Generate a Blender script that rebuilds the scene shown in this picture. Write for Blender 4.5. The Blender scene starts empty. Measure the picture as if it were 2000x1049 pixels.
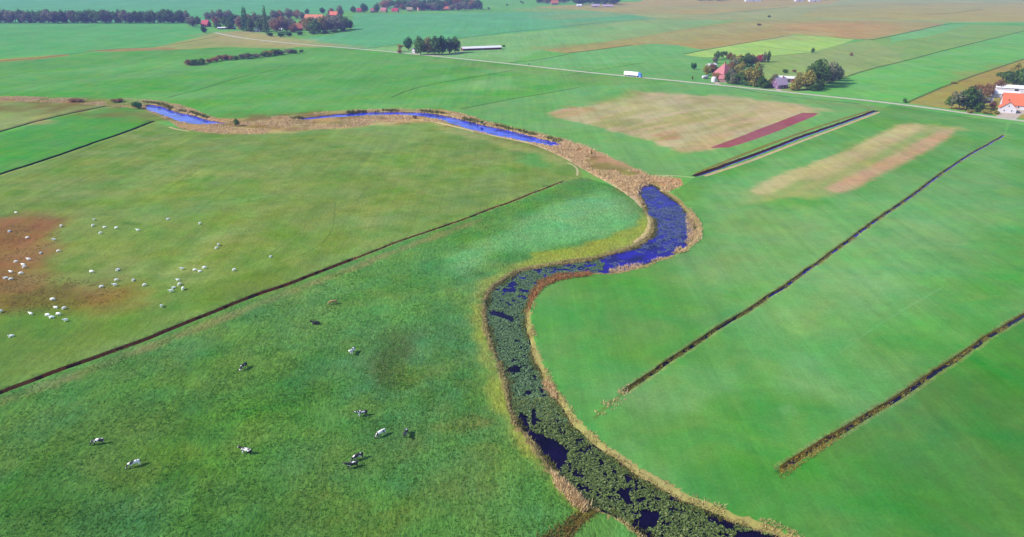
import bpy, math, random
import numpy as np
from mathutils import Vector, Matrix, noise
from mathutils.geometry import delaunay_2d_cdt
R = math.radians
random.seed(7); rng = np.random.default_rng(7)
S = bpy.context.scene
COL = S.collection

# ------------------------------------------------------------------ camera, sky, sun, exposure
F, CX, CY, H = 1350.0, 1000.0, 524.5, 85.0          # lens and height worked out on the 2000 px wide photograph
PITCH = math.atan(584.5 / F)
cam = bpy.data.objects.new("camera", bpy.data.cameras.new("camera")); COL.objects.link(cam); S.camera = cam
cam.location = (0, 0, H); cam.rotation_euler = (R(90) - PITCH, 0, 0)
cam.data.sensor_width = 36; cam.data.lens = 36 * F / 2000; cam.data.clip_start = 1; cam.data.clip_end = 40000

SUN_EL, SUN_FROM = R(38), Vector((-1, -0.22, 0)).normalized()
w = bpy.data.worlds.new("World"); S.world = w; w.use_nodes = True
wn = w.node_tree; wn.nodes.clear()
sky = wn.nodes.new('ShaderNodeTexSky'); sky.sky_type = 'NISHITA'; sky.sun_disc = False
sky.sun_elevation = SUN_EL; sky.sun_rotation = math.atan2(SUN_FROM.x, SUN_FROM.y)
sky.air_density = 1.1; sky.dust_density = 0.6; sky.ozone_density = 2.5
hs = wn.nodes.new('ShaderNodeHueSaturation'); hs.inputs['Saturation'].default_value = 1.0
bg = wn.nodes.new('ShaderNodeBackground'); bg.inputs[1].default_value = 0.12
wo = wn.nodes.new('ShaderNodeOutputWorld')
wn.links.new(sky.outputs[0], hs.inputs['Color']); wn.links.new(hs.outputs[0], bg.inputs[0]); wn.links.new(bg.outputs[0], wo.inputs[0])
sl = bpy.data.lights.new("sun", 'SUN'); sl.energy = 4.0; sl.angle = R(0.5); sl.color = (1, 0.95, 0.87)
so = bpy.data.objects.new("sun", sl); COL.objects.link(so)
sd_ = Vector((SUN_FROM.x * math.cos(SUN_EL), SUN_FROM.y * math.cos(SUN_EL), math.sin(SUN_EL)))
so.rotation_euler = sd_.to_track_quat('Z', 'Y').to_euler(); so.location = (-200, -50, 300)
S.view_settings.view_transform = 'Standard'; S.view_settings.look = 'None'
S.view_settings.exposure = 0.85; S.view_settings.gamma = 1
S.cycles.max_bounces = 6; S.cycles.volume_bounces = 0

# ------------------------------------------------------------------ helpers
_c, _s = math.cos(PITCH), math.sin(PITCH)
def G(x, y, z=0.0):
    """photo pixel -> the point of the level z it shows"""
    dx, dy = x - CX, CY - y
    vy = dy * _s + F * _c; vz = dy * _c - F * _s
    t = (z - H) / vz
    return (dx * t, vy * t)
def GP(pts): return np.array([G(*p) for p in pts])
def lin(c):
    c = np.array(c, float) / 255.0
    return np.where(c <= 0.04045, c / 12.92, ((c + 0.055) / 1.055) ** 2.4)
# light reaching the eye per unit of reflectance, and what the air adds, at distance d (measured from grey test renders)
K0 = np.array([1.33, 1.40, 1.56]) * 1.34; AIR = np.array([.22, .26, .67]) * 1.32; SIG = .000143
def alb(r, g, b, k=1.0, d=170.0):
    e = math.exp(-SIG * d); return tuple(np.clip((lin((r, g, b)) - AIR * (1 - e)) / (K0 * e) * k, 0.006, 0.85))
def dist_of(px):
    q = np.clip(np.array(px, float), (0, 0), (2000, 1049)).mean(0); g = G(*q); return math.hypot(g[0], g[1], H)

def new_obj(name, verts, faces, mats, parent=None, smooth=False, midx=None):
    me = bpy.data.meshes.new(name)
    verts = np.asarray(verts, dtype=np.float32)
    if isinstance(faces, np.ndarray):
        n, k = faces.shape
        me.vertices.add(len(verts)); me.vertices.foreach_set('co', verts.ravel())
        me.loops.add(n * k); me.loops.foreach_set('vertex_index', faces.astype(np.int32).ravel())
        me.polygons.add(n); me.polygons.foreach_set('loop_start', np.arange(0, n * k, k, dtype=np.int32))
        me.update(calc_edges=True)
    else:
        me.from_pydata([tuple(map(float, v)) for v in verts], [], faces)
    for m in (mats if isinstance(mats, (list, tuple)) else [mats]): me.materials.append(m)
    if midx is not None: me.polygons.foreach_set('material_index', np.asarray(midx, dtype=np.int32))
    if smooth: me.polygons.foreach_set('use_smooth', np.ones(len(me.polygons), dtype=bool))
    o = bpy.data.objects.new(name, me); COL.objects.link(o)
    if parent: o.parent = parent
    return o
def tag(o, label=None, cat=None, group=None, kind=None):
    if label: o['label'] = label
    if cat: o['category'] = cat
    if group: o['group'] = group
    if kind: o['kind'] = kind
    return o
def empty(name, loc, rz=0, sc=1):
    o = bpy.data.objects.new(name, None); COL.objects.link(o)
    o.location = loc; o.rotation_euler = (0, 0, rz); o.empty_display_size = 1
    o.scale = (sc, sc, sc) if not hasattr(sc, '__len__') else sc
    return o
def copy_tree(o, parent=None):
    c = o.copy(); COL.objects.link(c); c.parent = parent
    for k in ('label', 'group', 'category'):
        if parent is None and k in c.keys(): del c[k]
    for ch in list(KIDS.get(o.name, [])):
        d = copy_tree(ch, c); KIDS.setdefault(c.name, []).append(d)
    return c
KIDS = {}
def kid(parent, o):
    o.parent = parent; KIDS.setdefault(parent.name, []).append(o); return o

def inside(P, poly):
    x, y = P[:, 0], P[:, 1]; r = np.zeros(len(P), bool); n = len(poly)
    for i in range(n):
        x0, y0 = poly[i]; x1, y1 = poly[(i + 1) % n]
        if y0 == y1: continue
        c = ((y0 > y) != (y1 > y)) & (x < (x1 - x0) * (y - y0) / (y1 - y0) + x0)
        r ^= c
    return r
def seg_dist(P, line, closed=False):
    d = np.full(len(P), 1e9); n = len(line)
    for i in range(n if closed else n - 1):
        a = line[i]; b = line[(i + 1) % n]; ab = b - a; L = (ab ** 2).sum()
        if L < 1e-9: continue
        t = np.clip(((P - a) @ ab) / L, 0, 1)
        d = np.minimum(d, np.hypot(*(P - (a + t[:, None] * ab)).T))
    return d
def sdist(P, poly, pad=60):
    """signed distance, negative inside; far points just get a big number"""
    r = np.full(len(P), 1e3)
    lo, hi = poly.min(0) - pad, poly.max(0) + pad
    m = np.all((P > lo) & (P < hi), axis=1)
    if m.any():
        Q = P[m]; r[m] = seg_dist(Q, poly, True) * np.where(inside(Q, poly), -1, 1)
    return r
def chaikin(p, n=2, closed=False):
    p = np.asarray(p, float)
    for _ in range(n):
        if closed:
            q = np.roll(p, -1, 0); p = np.stack([p * .75 + q * .25, p * .25 + q * .75], 1).reshape(-1, 2)
        else:
            a, b = p[:-1], p[1:]; m = np.stack([a * .75 + b * .25, a * .25 + b * .75], 1).reshape(-1, 2)
            p = np.vstack([p[:1], m, p[-1:]])
    return p
def resample(p, step, closed=False):
    p = np.asarray(p, float)
    if closed: p = np.vstack([p, p[:1]])
    L = np.r_[0, np.cumsum(np.hypot(*np.diff(p, axis=0).T))]
    n = max(2, int(round(L[-1] / step)) + 1); t = np.linspace(0, L[-1], n)
    q = np.stack([np.interp(t, L, p[:, 0]), np.interp(t, L, p[:, 1])], 1)
    return q[:-1] if closed else q
def normals(p, closed=False):
    if closed: d = np.roll(p, -1, 0) - np.roll(p, 1, 0)
    else: d = np.gradient(p, axis=0)
    d /= np.maximum(np.hypot(*d.T), 1e-6)[:, None]
    return np.stack([-d[:, 1], d[:, 0]], 1)
def area(p): return 0.5 * np.sum(p[:, 0] * np.roll(p[:, 1], -1) - np.roll(p[:, 0], -1) * p[:, 1])
_ph = [(rng.uniform(0, 6.28), rng.uniform(0, 6.28)) for _ in range(40)]
def fbm(P, scale, oct=4, seed=0):
    """cheap value noise in numpy, about -1..1"""
    out = np.zeros(len(P)); amp = 1; tot = 0; f = 1 / scale
    for o in range(oct):
        x = P[:, 0] * f + 13.7 * seed + 5.1 * o; y = P[:, 1] * f - 7.3 * seed + 2.9 * o
        xi, yi = np.floor(x), np.floor(y); u, v = x - xi, y - yi; u = u * u * (3 - 2 * u); v = v * v * (3 - 2 * v)
        h = lambda a, b: np.modf(np.abs(np.sin(a * 127.1 + b * 311.7 + seed * 17.3)) * 43758.5453)[0]
        n = (h(xi, yi) * (1 - u) + h(xi + 1, yi) * u) * (1 - v) + (h(xi, yi + 1) * (1 - u) + h(xi + 1, yi + 1) * u) * v
        out += amp * (n * 2 - 1); tot += amp; amp *= .5; f *= 2.03
    return out / tot * 1.5
def sstep(a, b, x):
    t = np.clip((x - a) / (b - a), 0, 1); return t * t * (3 - 2 * t)

# ------------------------------------------------------------------ materials
def mat(name, col, rough=0.8, spec=0.3, var=0.0, vscale=1.0, bump=0.0, bscale=5.0, metallic=0, island=None, coords='Object', trans=0.0, objrand=0.0):
    m = bpy.data.materials.new(name); m.use_nodes = True; nt = m.node_tree; b = nt.nodes['Principled BSDF']
    N = lambda t: nt.nodes.new(t); L = nt.links.new
    b.inputs['Roughness'].default_value = rough; b.inputs['Specular IOR Level'].default_value = spec; b.inputs['Metallic'].default_value = metallic
    if island:                                     # list of colours picked per leaf or blade
        g = N('ShaderNodeNewGeometry'); r = N('ShaderNodeValToRGB'); r.color_ramp.interpolation = 'LINEAR'
        els = r.color_ramp.elements
        while len(els) < len(island): els.new(0.5)
        for i, c in enumerate(island): els[i].position = i / (len(island) - 1); els[i].color = (*c, 1)
        L(g.outputs['Random Per Island'], r.inputs[0]); src = r.outputs[0]
    else:
        r = N('ShaderNodeRGB'); r.outputs[0].default_value = (*col, 1); src = r.outputs[0]
    if var:
        tc = N('ShaderNodeTexCoord'); nz = N('ShaderNodeTexNoise'); nz.inputs['Scale'].default_value = vscale; nz.inputs['Detail'].default_value = 5
        L(tc.outputs[coords], nz.inputs['Vector'])
        mr = N('ShaderNodeMapRange'); mr.inputs[1].default_value = .3; mr.inputs[2].default_value = .7; mr.inputs[3].default_value = 1 - var; mr.inputs[4].default_value = 1 + var
        L(nz.outputs[0], mr.inputs[0]); mx = N('ShaderNodeVectorMath'); mx.operation = 'SCALE'
        L(src, mx.inputs[0]); L(mr.outputs[0], mx.inputs['Scale']); src = mx.outputs[0]
    if objrand:
        oi = N('ShaderNodeObjectInfo'); mr = N('ShaderNodeMapRange'); mr.inputs[3].default_value = 1 - objrand; mr.inputs[4].default_value = 1 + objrand
        L(oi.outputs['Random'], mr.inputs[0]); mx = N('ShaderNodeVectorMath'); mx.operation = 'SCALE'
        L(src, mx.inputs[0]); L(mr.outputs[0], mx.inputs['Scale']); src = mx.outputs[0]
    L(src, b.inputs['Base Color'])
    if bump:
        tc = N('ShaderNodeTexCoord'); nz = N('ShaderNodeTexNoise'); nz.inputs['Scale'].default_value = bscale; nz.inputs['Detail'].default_value = 4
        L(tc.outputs[coords], nz.inputs['Vector']); bp = N('ShaderNodeBump'); bp.inputs['Strength'].default_value = 1; bp.inputs['Distance'].default_value = bump
        L(nz.outputs[0], bp.inputs['Height']); L(bp.outputs[0], b.inputs['Normal'])
    if trans:
        t = N('ShaderNodeBsdfTranslucent'); L(src, t.inputs[0]); mix = N('ShaderNodeMixShader'); mix.inputs[0].default_value = trans
        L(b.outputs[0], mix.inputs[1]); L(t.outputs[0], mix.inputs[2]); L(mix.outputs[0], nt.nodes['Material Output'].inputs[0])
    return m

def ground_material():
    m = bpy.data.materials.new("pasture"); m.use_nodes = True; nt = m.node_tree; b = nt.nodes['Principled BSDF']
    N = lambda t: nt.nodes.new(t); L = nt.links.new
    b.inputs['Roughness'].default_value = 1.0; b.inputs['Specular IOR Level'].default_value = 0.0
    at = N('ShaderNodeAttribute'); at.attribute_name = 'soil'; tu = N('ShaderNodeAttribute'); tu.attribute_name = 'tussock'
    geo = N('ShaderNodeNewGeometry')
    def noise(scale, detail, rot=0, stretch=(1, 1, 1), dist=0.0):
        mp = N('ShaderNodeMapping'); mp.inputs['Rotation'].default_value = (0, 0, rot); mp.inputs['Scale'].default_value = stretch
        L(geo.outputs['Position'], mp.inputs[0]); n = N('ShaderNodeTexNoise'); n.inputs['Scale'].default_value = scale; n.inputs['Detail'].default_value = detail
        n.inputs['Distortion'].default_value = dist; n.inputs['Roughness'].default_value = .62; L(mp.outputs[0], n.inputs['Vector']); return n.outputs[0]
    def rng_(s, lo, hi, a=.3, b_=.7):
        r = N('ShaderNodeMapRange'); r.inputs[1].default_value = a; r.inputs[2].default_value = b_; r.inputs[3].default_value = lo; r.inputs[4].default_value = hi; L(s, r.inputs[0]); return r.outputs[0]
    def mul(a, b_):
        x = N('ShaderNodeMath'); x.operation = 'MULTIPLY'; L(a, x.inputs[0]); L(b_, x.inputs[1]); return x.outputs[0]
    def mixf(f, a, b_):
        x = N('ShaderNodeMix'); L(f, x.inputs[0])
        for s_, i in ((a, 2), (b_, 3)):
            if isinstance(s_, float): x.inputs[i].default_value = s_
            else: L(s_, x.inputs[i])
        return x.outputs[0]
    # brightness: broad drifts, mown lanes along the parcels, clumps, and coarse tufts in the rough meadow
    big = rng_(noise(.012, 4), .9, 1.1); mid = rng_(noise(.12, 6, dist=.8), .9, 1.1)
    lane = mul(rng_(noise(.3, 4, R(45.4), (1, .03, 1)), .92, 1.08), rng_(noise(.07, 3, R(45.4), (1, .02, 1)), .94, 1.06))
    lane = mul(lane, rng_(noise(1.1, 2, R(45.4), (1, .012, 1)), .965, 1.035))
    fine = mul(rng_(noise(1.6, 4), .88, 1.12), rng_(noise(.4, 5, dist=1.2), .93, 1.07))
    tuft = rng_(noise(.9, 5, R(-20), (1.5, .6, 1), .9), .72, 1.5)
    v = mul(mul(big, mid), mul(lane, fine)); v = mul(v, mixf(tu.outputs['Fac'], 1.0, tuft))
    sc = N('ShaderNodeVectorMath'); sc.operation = 'SCALE'; L(at.outputs['Color'], sc.inputs[0]); L(v, sc.inputs['Scale'])
    # hue: drifts of yellower and bluer grass
    hu = N('ShaderNodeHueSaturation'); L(sc.outputs[0], hu.inputs['Color'])
    L(rng_(noise(.05, 5, dist=1.0), .474, .524), hu.inputs['Hue']); L(rng_(noise(.03, 3), .88, 1.04), hu.inputs['Saturation'])
    L(hu.outputs[0], b.inputs['Base Color'])
    bp = N('ShaderNodeBump'); bp.inputs['Distance'].default_value = .35
    L(mixf(tu.outputs['Fac'], .15, .9), bp.inputs['Strength']); L(noise(1.1, 5, R(-20), (1.5, .7, 1), .5), bp.inputs['Height']); L(bp.outputs[0], b.inputs['Normal'])
    return m

def water_material():
    m = bpy.data.materials.new("river_water"); m.use_nodes = True; nt = m.node_tree; b = nt.nodes['Principled BSDF']
    b.inputs['Base Color'].default_value = (.006, .003, .09, 1); b.inputs['Roughness'].default_value = .06; b.inputs['IOR'].default_value = 1.33
    b.inputs['Specular IOR Level'].default_value = .28; b.inputs['Specular Tint'].default_value = (.5, .35, 1, 1)
    N = lambda t: nt.nodes.new(t); L = nt.links.new
    g0 = N('ShaderNodeNewGeometry'); sx = N('ShaderNodeSeparateXYZ'); L(g0.outputs['Position'], sx.inputs[0])     # sky reflection painted in: bluer with distance, near black close by
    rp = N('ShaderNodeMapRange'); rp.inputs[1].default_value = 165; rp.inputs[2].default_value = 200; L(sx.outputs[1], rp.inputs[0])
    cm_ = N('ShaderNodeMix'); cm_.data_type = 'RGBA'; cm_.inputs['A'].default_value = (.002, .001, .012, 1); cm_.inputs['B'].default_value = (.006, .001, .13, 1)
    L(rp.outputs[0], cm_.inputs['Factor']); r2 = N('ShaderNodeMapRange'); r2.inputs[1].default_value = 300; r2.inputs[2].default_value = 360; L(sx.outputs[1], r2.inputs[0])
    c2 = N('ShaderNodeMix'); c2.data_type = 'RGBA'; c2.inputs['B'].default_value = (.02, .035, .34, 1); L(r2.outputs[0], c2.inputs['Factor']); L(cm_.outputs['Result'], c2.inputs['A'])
    n3 = N('ShaderNodeTexNoise'); n3.inputs['Scale'].default_value = .22; n3.inputs['Detail'].default_value = 6; L(g0.outputs['Position'], n3.inputs['Vector'])   # patchy variation of the water tone
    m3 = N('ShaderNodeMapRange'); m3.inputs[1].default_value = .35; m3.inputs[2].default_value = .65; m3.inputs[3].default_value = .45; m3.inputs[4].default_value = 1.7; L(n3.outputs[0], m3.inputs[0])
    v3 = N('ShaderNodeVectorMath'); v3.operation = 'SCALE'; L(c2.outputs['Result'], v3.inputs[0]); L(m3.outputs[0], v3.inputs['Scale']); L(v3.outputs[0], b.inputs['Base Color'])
    geo = N('ShaderNodeNewGeometry'); n = N('ShaderNodeTexNoise'); n.inputs['Scale'].default_value = 1.3; n.inputs['Detail'].default_value = 4
    L(geo.outputs['Position'], n.inputs['Vector']); bp = N('ShaderNodeBump'); bp.inputs['Strength'].default_value = .5; bp.inputs['Distance'].default_value = .03
    L(n.outputs[0], bp.inputs['Height']); L(bp.outputs[0], b.inputs['Normal'])
    return m

# ------------------------------------------------------------------ the land: water courses and fields traced on the ground
SPUR = [(-60,30)]
riverA = [(283,202),(315,205),(344,218),(374,222),(395,230),(424,236),(455,240),(406,242),(374,241),(347,234),(320,223),(288,214)]
riverB = [(560,232),(600,228),(650,222),(690,219),(730,217),(780,217),(830,218),(870,224),(904,232),(920,236),(940,242),(970,248),(992,252),(1020,259),(1040,264),(1060,270),(1098,278),(1098,284),(1076,284),(1050,278),(1020,273),(988,267),(960,261),(932,255),(908,248),(880,239),(850,229),(800,223.5),(740,224),(688,226),(640,229),(600,232.5)]
riverC = [(1259,358),(1277,356),(1295,373),(1320,388),(1335,407),(1359,434),(1361,455),(1341,480),(1310,495),(1274,510),(1225,526),(1192,532),(1155,530),(1120,534),(1083,540),(1050,553),(1036,576),(1026,603),(1024,637),(1033,672),(1049,713),(1062,748),(1083,774),(1115,825),(1145,852),(1169,876),(1205,894),(1238,918),(1265,936),(1310,960),(1346,981),(1385,993),(1430,1014),(1478,1029),(1520,1045),(1600,1085),(1700,1130),
          (1450,1130),(1350,1085),(1265,1047),(1229,1014),(1199,999),(1160,984),(1142,965),(1106,935),(1079,918),(1064,880),(1034,845),(1014,825),(1004,795),(1003,782),(993,744),(982,713),(972,683),(957,652),(953,614),(950,580),(969,557),(995,538),(1026,525),(1091,513),(1152,507),(1185,497),(1222,486),(1259,474),(1280,450),(1280,424),(1266,416),(1262,401),(1243,370)]
RIV = []
for k, p in enumerate((riverA, riverB, riverC)):
    q = resample(chaikin(GP(p), 2, True), (3.0, 2.5, 1.1)[k], True)
    if area(q) < 0: q = q[::-1]
    q = q - normals(q, True) * (fbm(q, 5, 3, 3 + k) * .35)[:, None]
    RIV.append(q)
# (name, pixels, half top width, half bottom width, depth, has water, soil colour)
DARK = alb(62, 42, 30); OLIVE = alb(96, 104, 52)
DITCH = [
 ('D', [(-60,790),(0,767),(120,722),(270,668),(380,624),(490,580),(600,540),(690,506)], .95, .4, 1.0, False, alb(96, 62, 42)),
 ('E', [(690,506),(800,464),(900,430),(1000,393),(1060,370),(1100,354)], .62, .25, .6, False, alb(120, 84, 52)),
 ('A', [(1228,758),(1300,708),(1400,643),(1500,580),(1560,540),(1635,487),(1700,437),(1760,398),(1830,345),(1900,298),(1962,264)], .66, .36, .7, True, alb(104, 96, 56)),
 ('B', [(1530,914),(1600,868),(1660,832),(1720,798),(1780,760),(1830,724),(1880,690),(1930,658),(2000,616),(2100,556)], .68, .36, .7, True, alb(118, 100, 56)),
 ('C', [(1360,343),(1448,312),(1520,285),(1568,266),(1640,242),(1712,216)], 1.7, .34, .9, True, alb(74, 54, 58)),
 ('L', [(-60,276),(0,257),(90,232),(160,217),(210,207)], 1.2, .4, .8, False, alb(60, 80, 40)),
 ('M', [(-60,360),(0,340),(55,323),(100,308),(180,280),(240,260),(300,237)], 1.3, .5, .9, False, alb(48, 62, 38)),
]
LINES = [
 ([(1228,758),(1205,778),(1182,796),(1160,818)], .45),  # shallow field drains, seen as thin darker lines
 ([(765,190),(800,175),(850,163),(900,155),(970,143),(1000,137)], 1.0), ([(900,213),(950,203),(1000,193),(1070,182),(1130,171)], 1.0),
 ([(330,190),(400,172),(470,150),(540,136)], .9), ([(640,98),(700,96),(780,88)], 1.5), ([(870,78),(960,67),(1000,62),(1100,52),(1200,41),(1290,36),(1400,38),(1520,40)], 2.2),
 ([(1107,104),(1160,98),(1235,88)], 2.4), ([(995,123),(1045,118),(1110,106)], 1.6), ([(1335,106),(1380,97),(1450,85),(1555,67),(1670,77),(1705,77)], 1.8),
 ([(1480,90),(1580,102),(1670,108)], 1.2), ([(1700,78),(1720,75),(1790,60),(1850,46),(1890,47),(2010,50)], 2.2), ([(1620,162),(1690,137),(1768,119),(1850,97),(2010,58)], 1.5),
 ([(1770,201),(1860,162),(2010,112)], 1.3), ([(1370,113),(1480,112),(1580,103)], 1.2), ([(1380,29),(1460,22),(1540,14)], 3.0), ([(1790,29),(1850,27),(1920,18)], 3.0), ([(1200,25),(1300,27),(1380,29)], 2.5),
 ([(-20,121),(60,115),(140,106),(200,97),(300,92),(380,80),(430,70)], 1.8), ([(1100,148),(1160,138),(1260,122)], .8),
 ([(655,395),(652,420),(653,440),(636,471),(610,488),(588,498),(550,514),(515,526)], .28), ([(527,498),(560,470),(580,455)], .25),
 ([(1330,159),(1420,168),(1500,185),(1600,195),(1680,203)], .9),
]
# fields: (pixels, colour seen, roughness of the sward)
FIELDS = [
 ([(-400,-30),(900,-30),(900,6),(640,25),(400,44),(-400,44)], (110,178,156), 0),
 ([(-400,44),(380,44),(420,66),(300,92),(140,106),(-400,125)], (106,178,130), 0),
 ([(-400,132),(-20,121),(140,106),(300,92),(440,68),(620,84),(780,103),(1000,126),(1160,143),(1330,159),(1420,168),(1130,171),(1070,182),(900,213),(860,213),(740,213),(560,226),(425,232),(375,211),(290,195),(-400,185)], (104,172,102), 0),
 ([(300,93),(330,86),(400,70),(480,61),(560,76),(625,86),(560,95),(440,92),(330,98)], (160, 172, 128), 0),
 ([(160,100),(230,95),(330,92),(350,97),(230,101)], (160,150,120), 0),
 ([(-20,117),(60,112),(135,105),(135,109),(60,117),(-20,123)], (165,155,115), 0),
 ([(-400,195),(0,196),(90,199),(210,206),(160,217),(90,232),(0,257),(-400,380)], (146,168,112), 0),
 ([(-400,380),(0,257),(90,232),(160,217),(210,207),(280,213),(330,232),(300,237),(240,260),(180,280),(100,308),(0,340),(-400,470)], (88,164,88), 0),
 ([(-400,470),(0,340),(180,280),(300,237),(350,252),(510,262),(640,252),(850,238),(960,265),(1050,284),(1130,324),(1140,345),(1100,354),(1000,393),(800,464),(600,540),(270,668),(0,767),(-400,915)], (126,160,92), .45),
 ([(-400,915),(0,767),(270,668),(600,540),(800,464),(1000,393),(1100,354),(1140,345),(1210,368),(1262,390),(1295,430),(1260,490),(1152,518),(1040,545),(990,590),(1000,680),(1050,800),(1110,880),(1250,980),(1400,1060),(1500,1130),(-400,1130)], (93, 149, 80), 1),
 ([(860,214),(900,213),(1070,182),(1130,171),(1330,159),(1500,176),(1712,205),(1712,217),(1358,345),(1270,344),(1200,312),(1100,273),(1000,250),(900,222)], (118,177,114), 0),
 ([(1358,345),(1712,217),(1740,205),(1965,240),(1962,264),(1240,750),(1130,850),(1090,840),(1030,760),(1000,640),(1030,548),(1155,518),(1300,480),(1340,450),(1310,380)], (101, 165, 88), 0),
 ([(1130,850),(1228,758),(1962,264),(1975,240),(2400,320),(2400,380),(2100,556),(1530,914),(1700,1130),(1400,1060),(1250,970)], (97, 166, 88), 0),
 ([(1530,914),(2100,556),(2400,380),(2400,1130),(1700,1130),(1400,1000)], (82,150,70), 0),
 # far side of the road
 ([(590,85),(700,96),(895,75),(1290,36),(1200,22),(1000,24),(690,28),(690,62),(560,80)], (108,179,148), 0),
 ([(895,76),(1290,37),(1420,40),(1330,58),(1230,74),(1060,97),(1000,122),(915,116),(790,104),(700,97)], (132,185,137), 0),
 ([(1060,98),(1230,75),(1330,58),(1440,42),(1560,38),(1800,42),(1850,46),(1790,59),(1700,77),(1670,77),(1600,70),(1555,67),(1450,85),(1372,97),(1320,88),(1276,85),(1200,93),(1107,104)], (173,162,126), 0),
 ([(1110,105),(1200,93),(1276,85),(1320,88),(1372,97),(1335,107),(1200,125),(1100,130),(1020,125),(1000,122)], (120,184,130), 0),
 ([(1020,125),(1200,125),(1335,107),(1370,112),(1480,113),(1500,176),(1330,158),(1150,142)], (118,180,122), 0),
 ([(1335,107),(1380,97),(1450,85),(1555,68),(1600,70),(1670,77),(1640,87),(1580,103),(1480,112),(1370,112)], (165,205,130), 0),
 ([(1480,112),(1580,103),(1640,87),(1700,77),(1760,100),(1768,119),(1620,162),(1560,180),(1500,176)], (148,178,124), 0),
 ([(1700,78),(1790,60),(1850,47),(1890,48),(2010,51),(2400,60),(2400,10),(2010,58),(1850,97),(1768,119),(1740,95)], (135,175,128), 0),
 ([(1740,72),(1850,47),(1895,48),(1810,72),(1740,82)], (122,186,142), 0),
 ([(1560,180),(1620,162),(1690,137),(1768,119),(1850,97),(2400,-35),(2400,-20),(2010,112),(1860,162),(1770,201)], (116,186,120), 0),
 ([(1770,201),(1860,162),(2010,112),(2400,-20),(2400,260),(2000,232)], (165,162,106), 0),
 ([(1100,16),(1250,3),(1300,-20),(2600,-20),(2600,42),(1850,44),(1600,38),(1440,41),(1290,36),(1200,25)], (163,175,150), 0),
 ([(1040,14),(1250,3),(1300,-20),(1700,-20),(1620,8),(1540,13),(1380,28),(1200,24)], (178,168,146), 0),
 ([(1600,14),(1700,6),(2300,6),(2300,40),(1900,42),(1700,36),(1560,34)], (172,170,142), 0),
 # reed land along the upper river
 ([(-400,190),(-20,187),(60,189),(120,192),(180,193),(240,193),(290,195),(340,202),(375,211),(400,224),(425,231),(500,231),(560,226),(620,219),(680,215),(740,213),(800,212),(860,213),(900,221),(950,237),(1000,249),(1050,260),(1100,272),(1150,289),(1200,311),(1240,329),(1270,344),(1330,348),(1335,362),(1300,376),(1262,405),(1240,388),(1210,368),(1170,347),(1130,324),(1100,307),(1050,285),(1010,275),(960,265),(900,251),(850,238),(760,240),(700,248),(640,252),(560,255),(510,262),(440,263),(400,259),(352,251),(330,236),(280,214),(240,209),(180,205),(90,200),(-20,197),(-400,200)], (186,160,122), .2),
 # spur of brown bank at the bottom and of the red stubble strip
 ([(1145,996),(1165,1000),(1120,1040),(1100,1130),(1000,1130),(1060,1049)], (112,92,58), 1),
 ([(1386,289),(1405,293),(1432,286),(1458,278),(1490,267),(1520,256),(1558,240),(1601,223),(1597,219),(1568,220),(1540,230),(1515,240),(1485,251),(1453,264),(1420,276)], (164, 98, 114), 0),
]
REED_BAND = len(FIELDS) - 3
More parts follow.
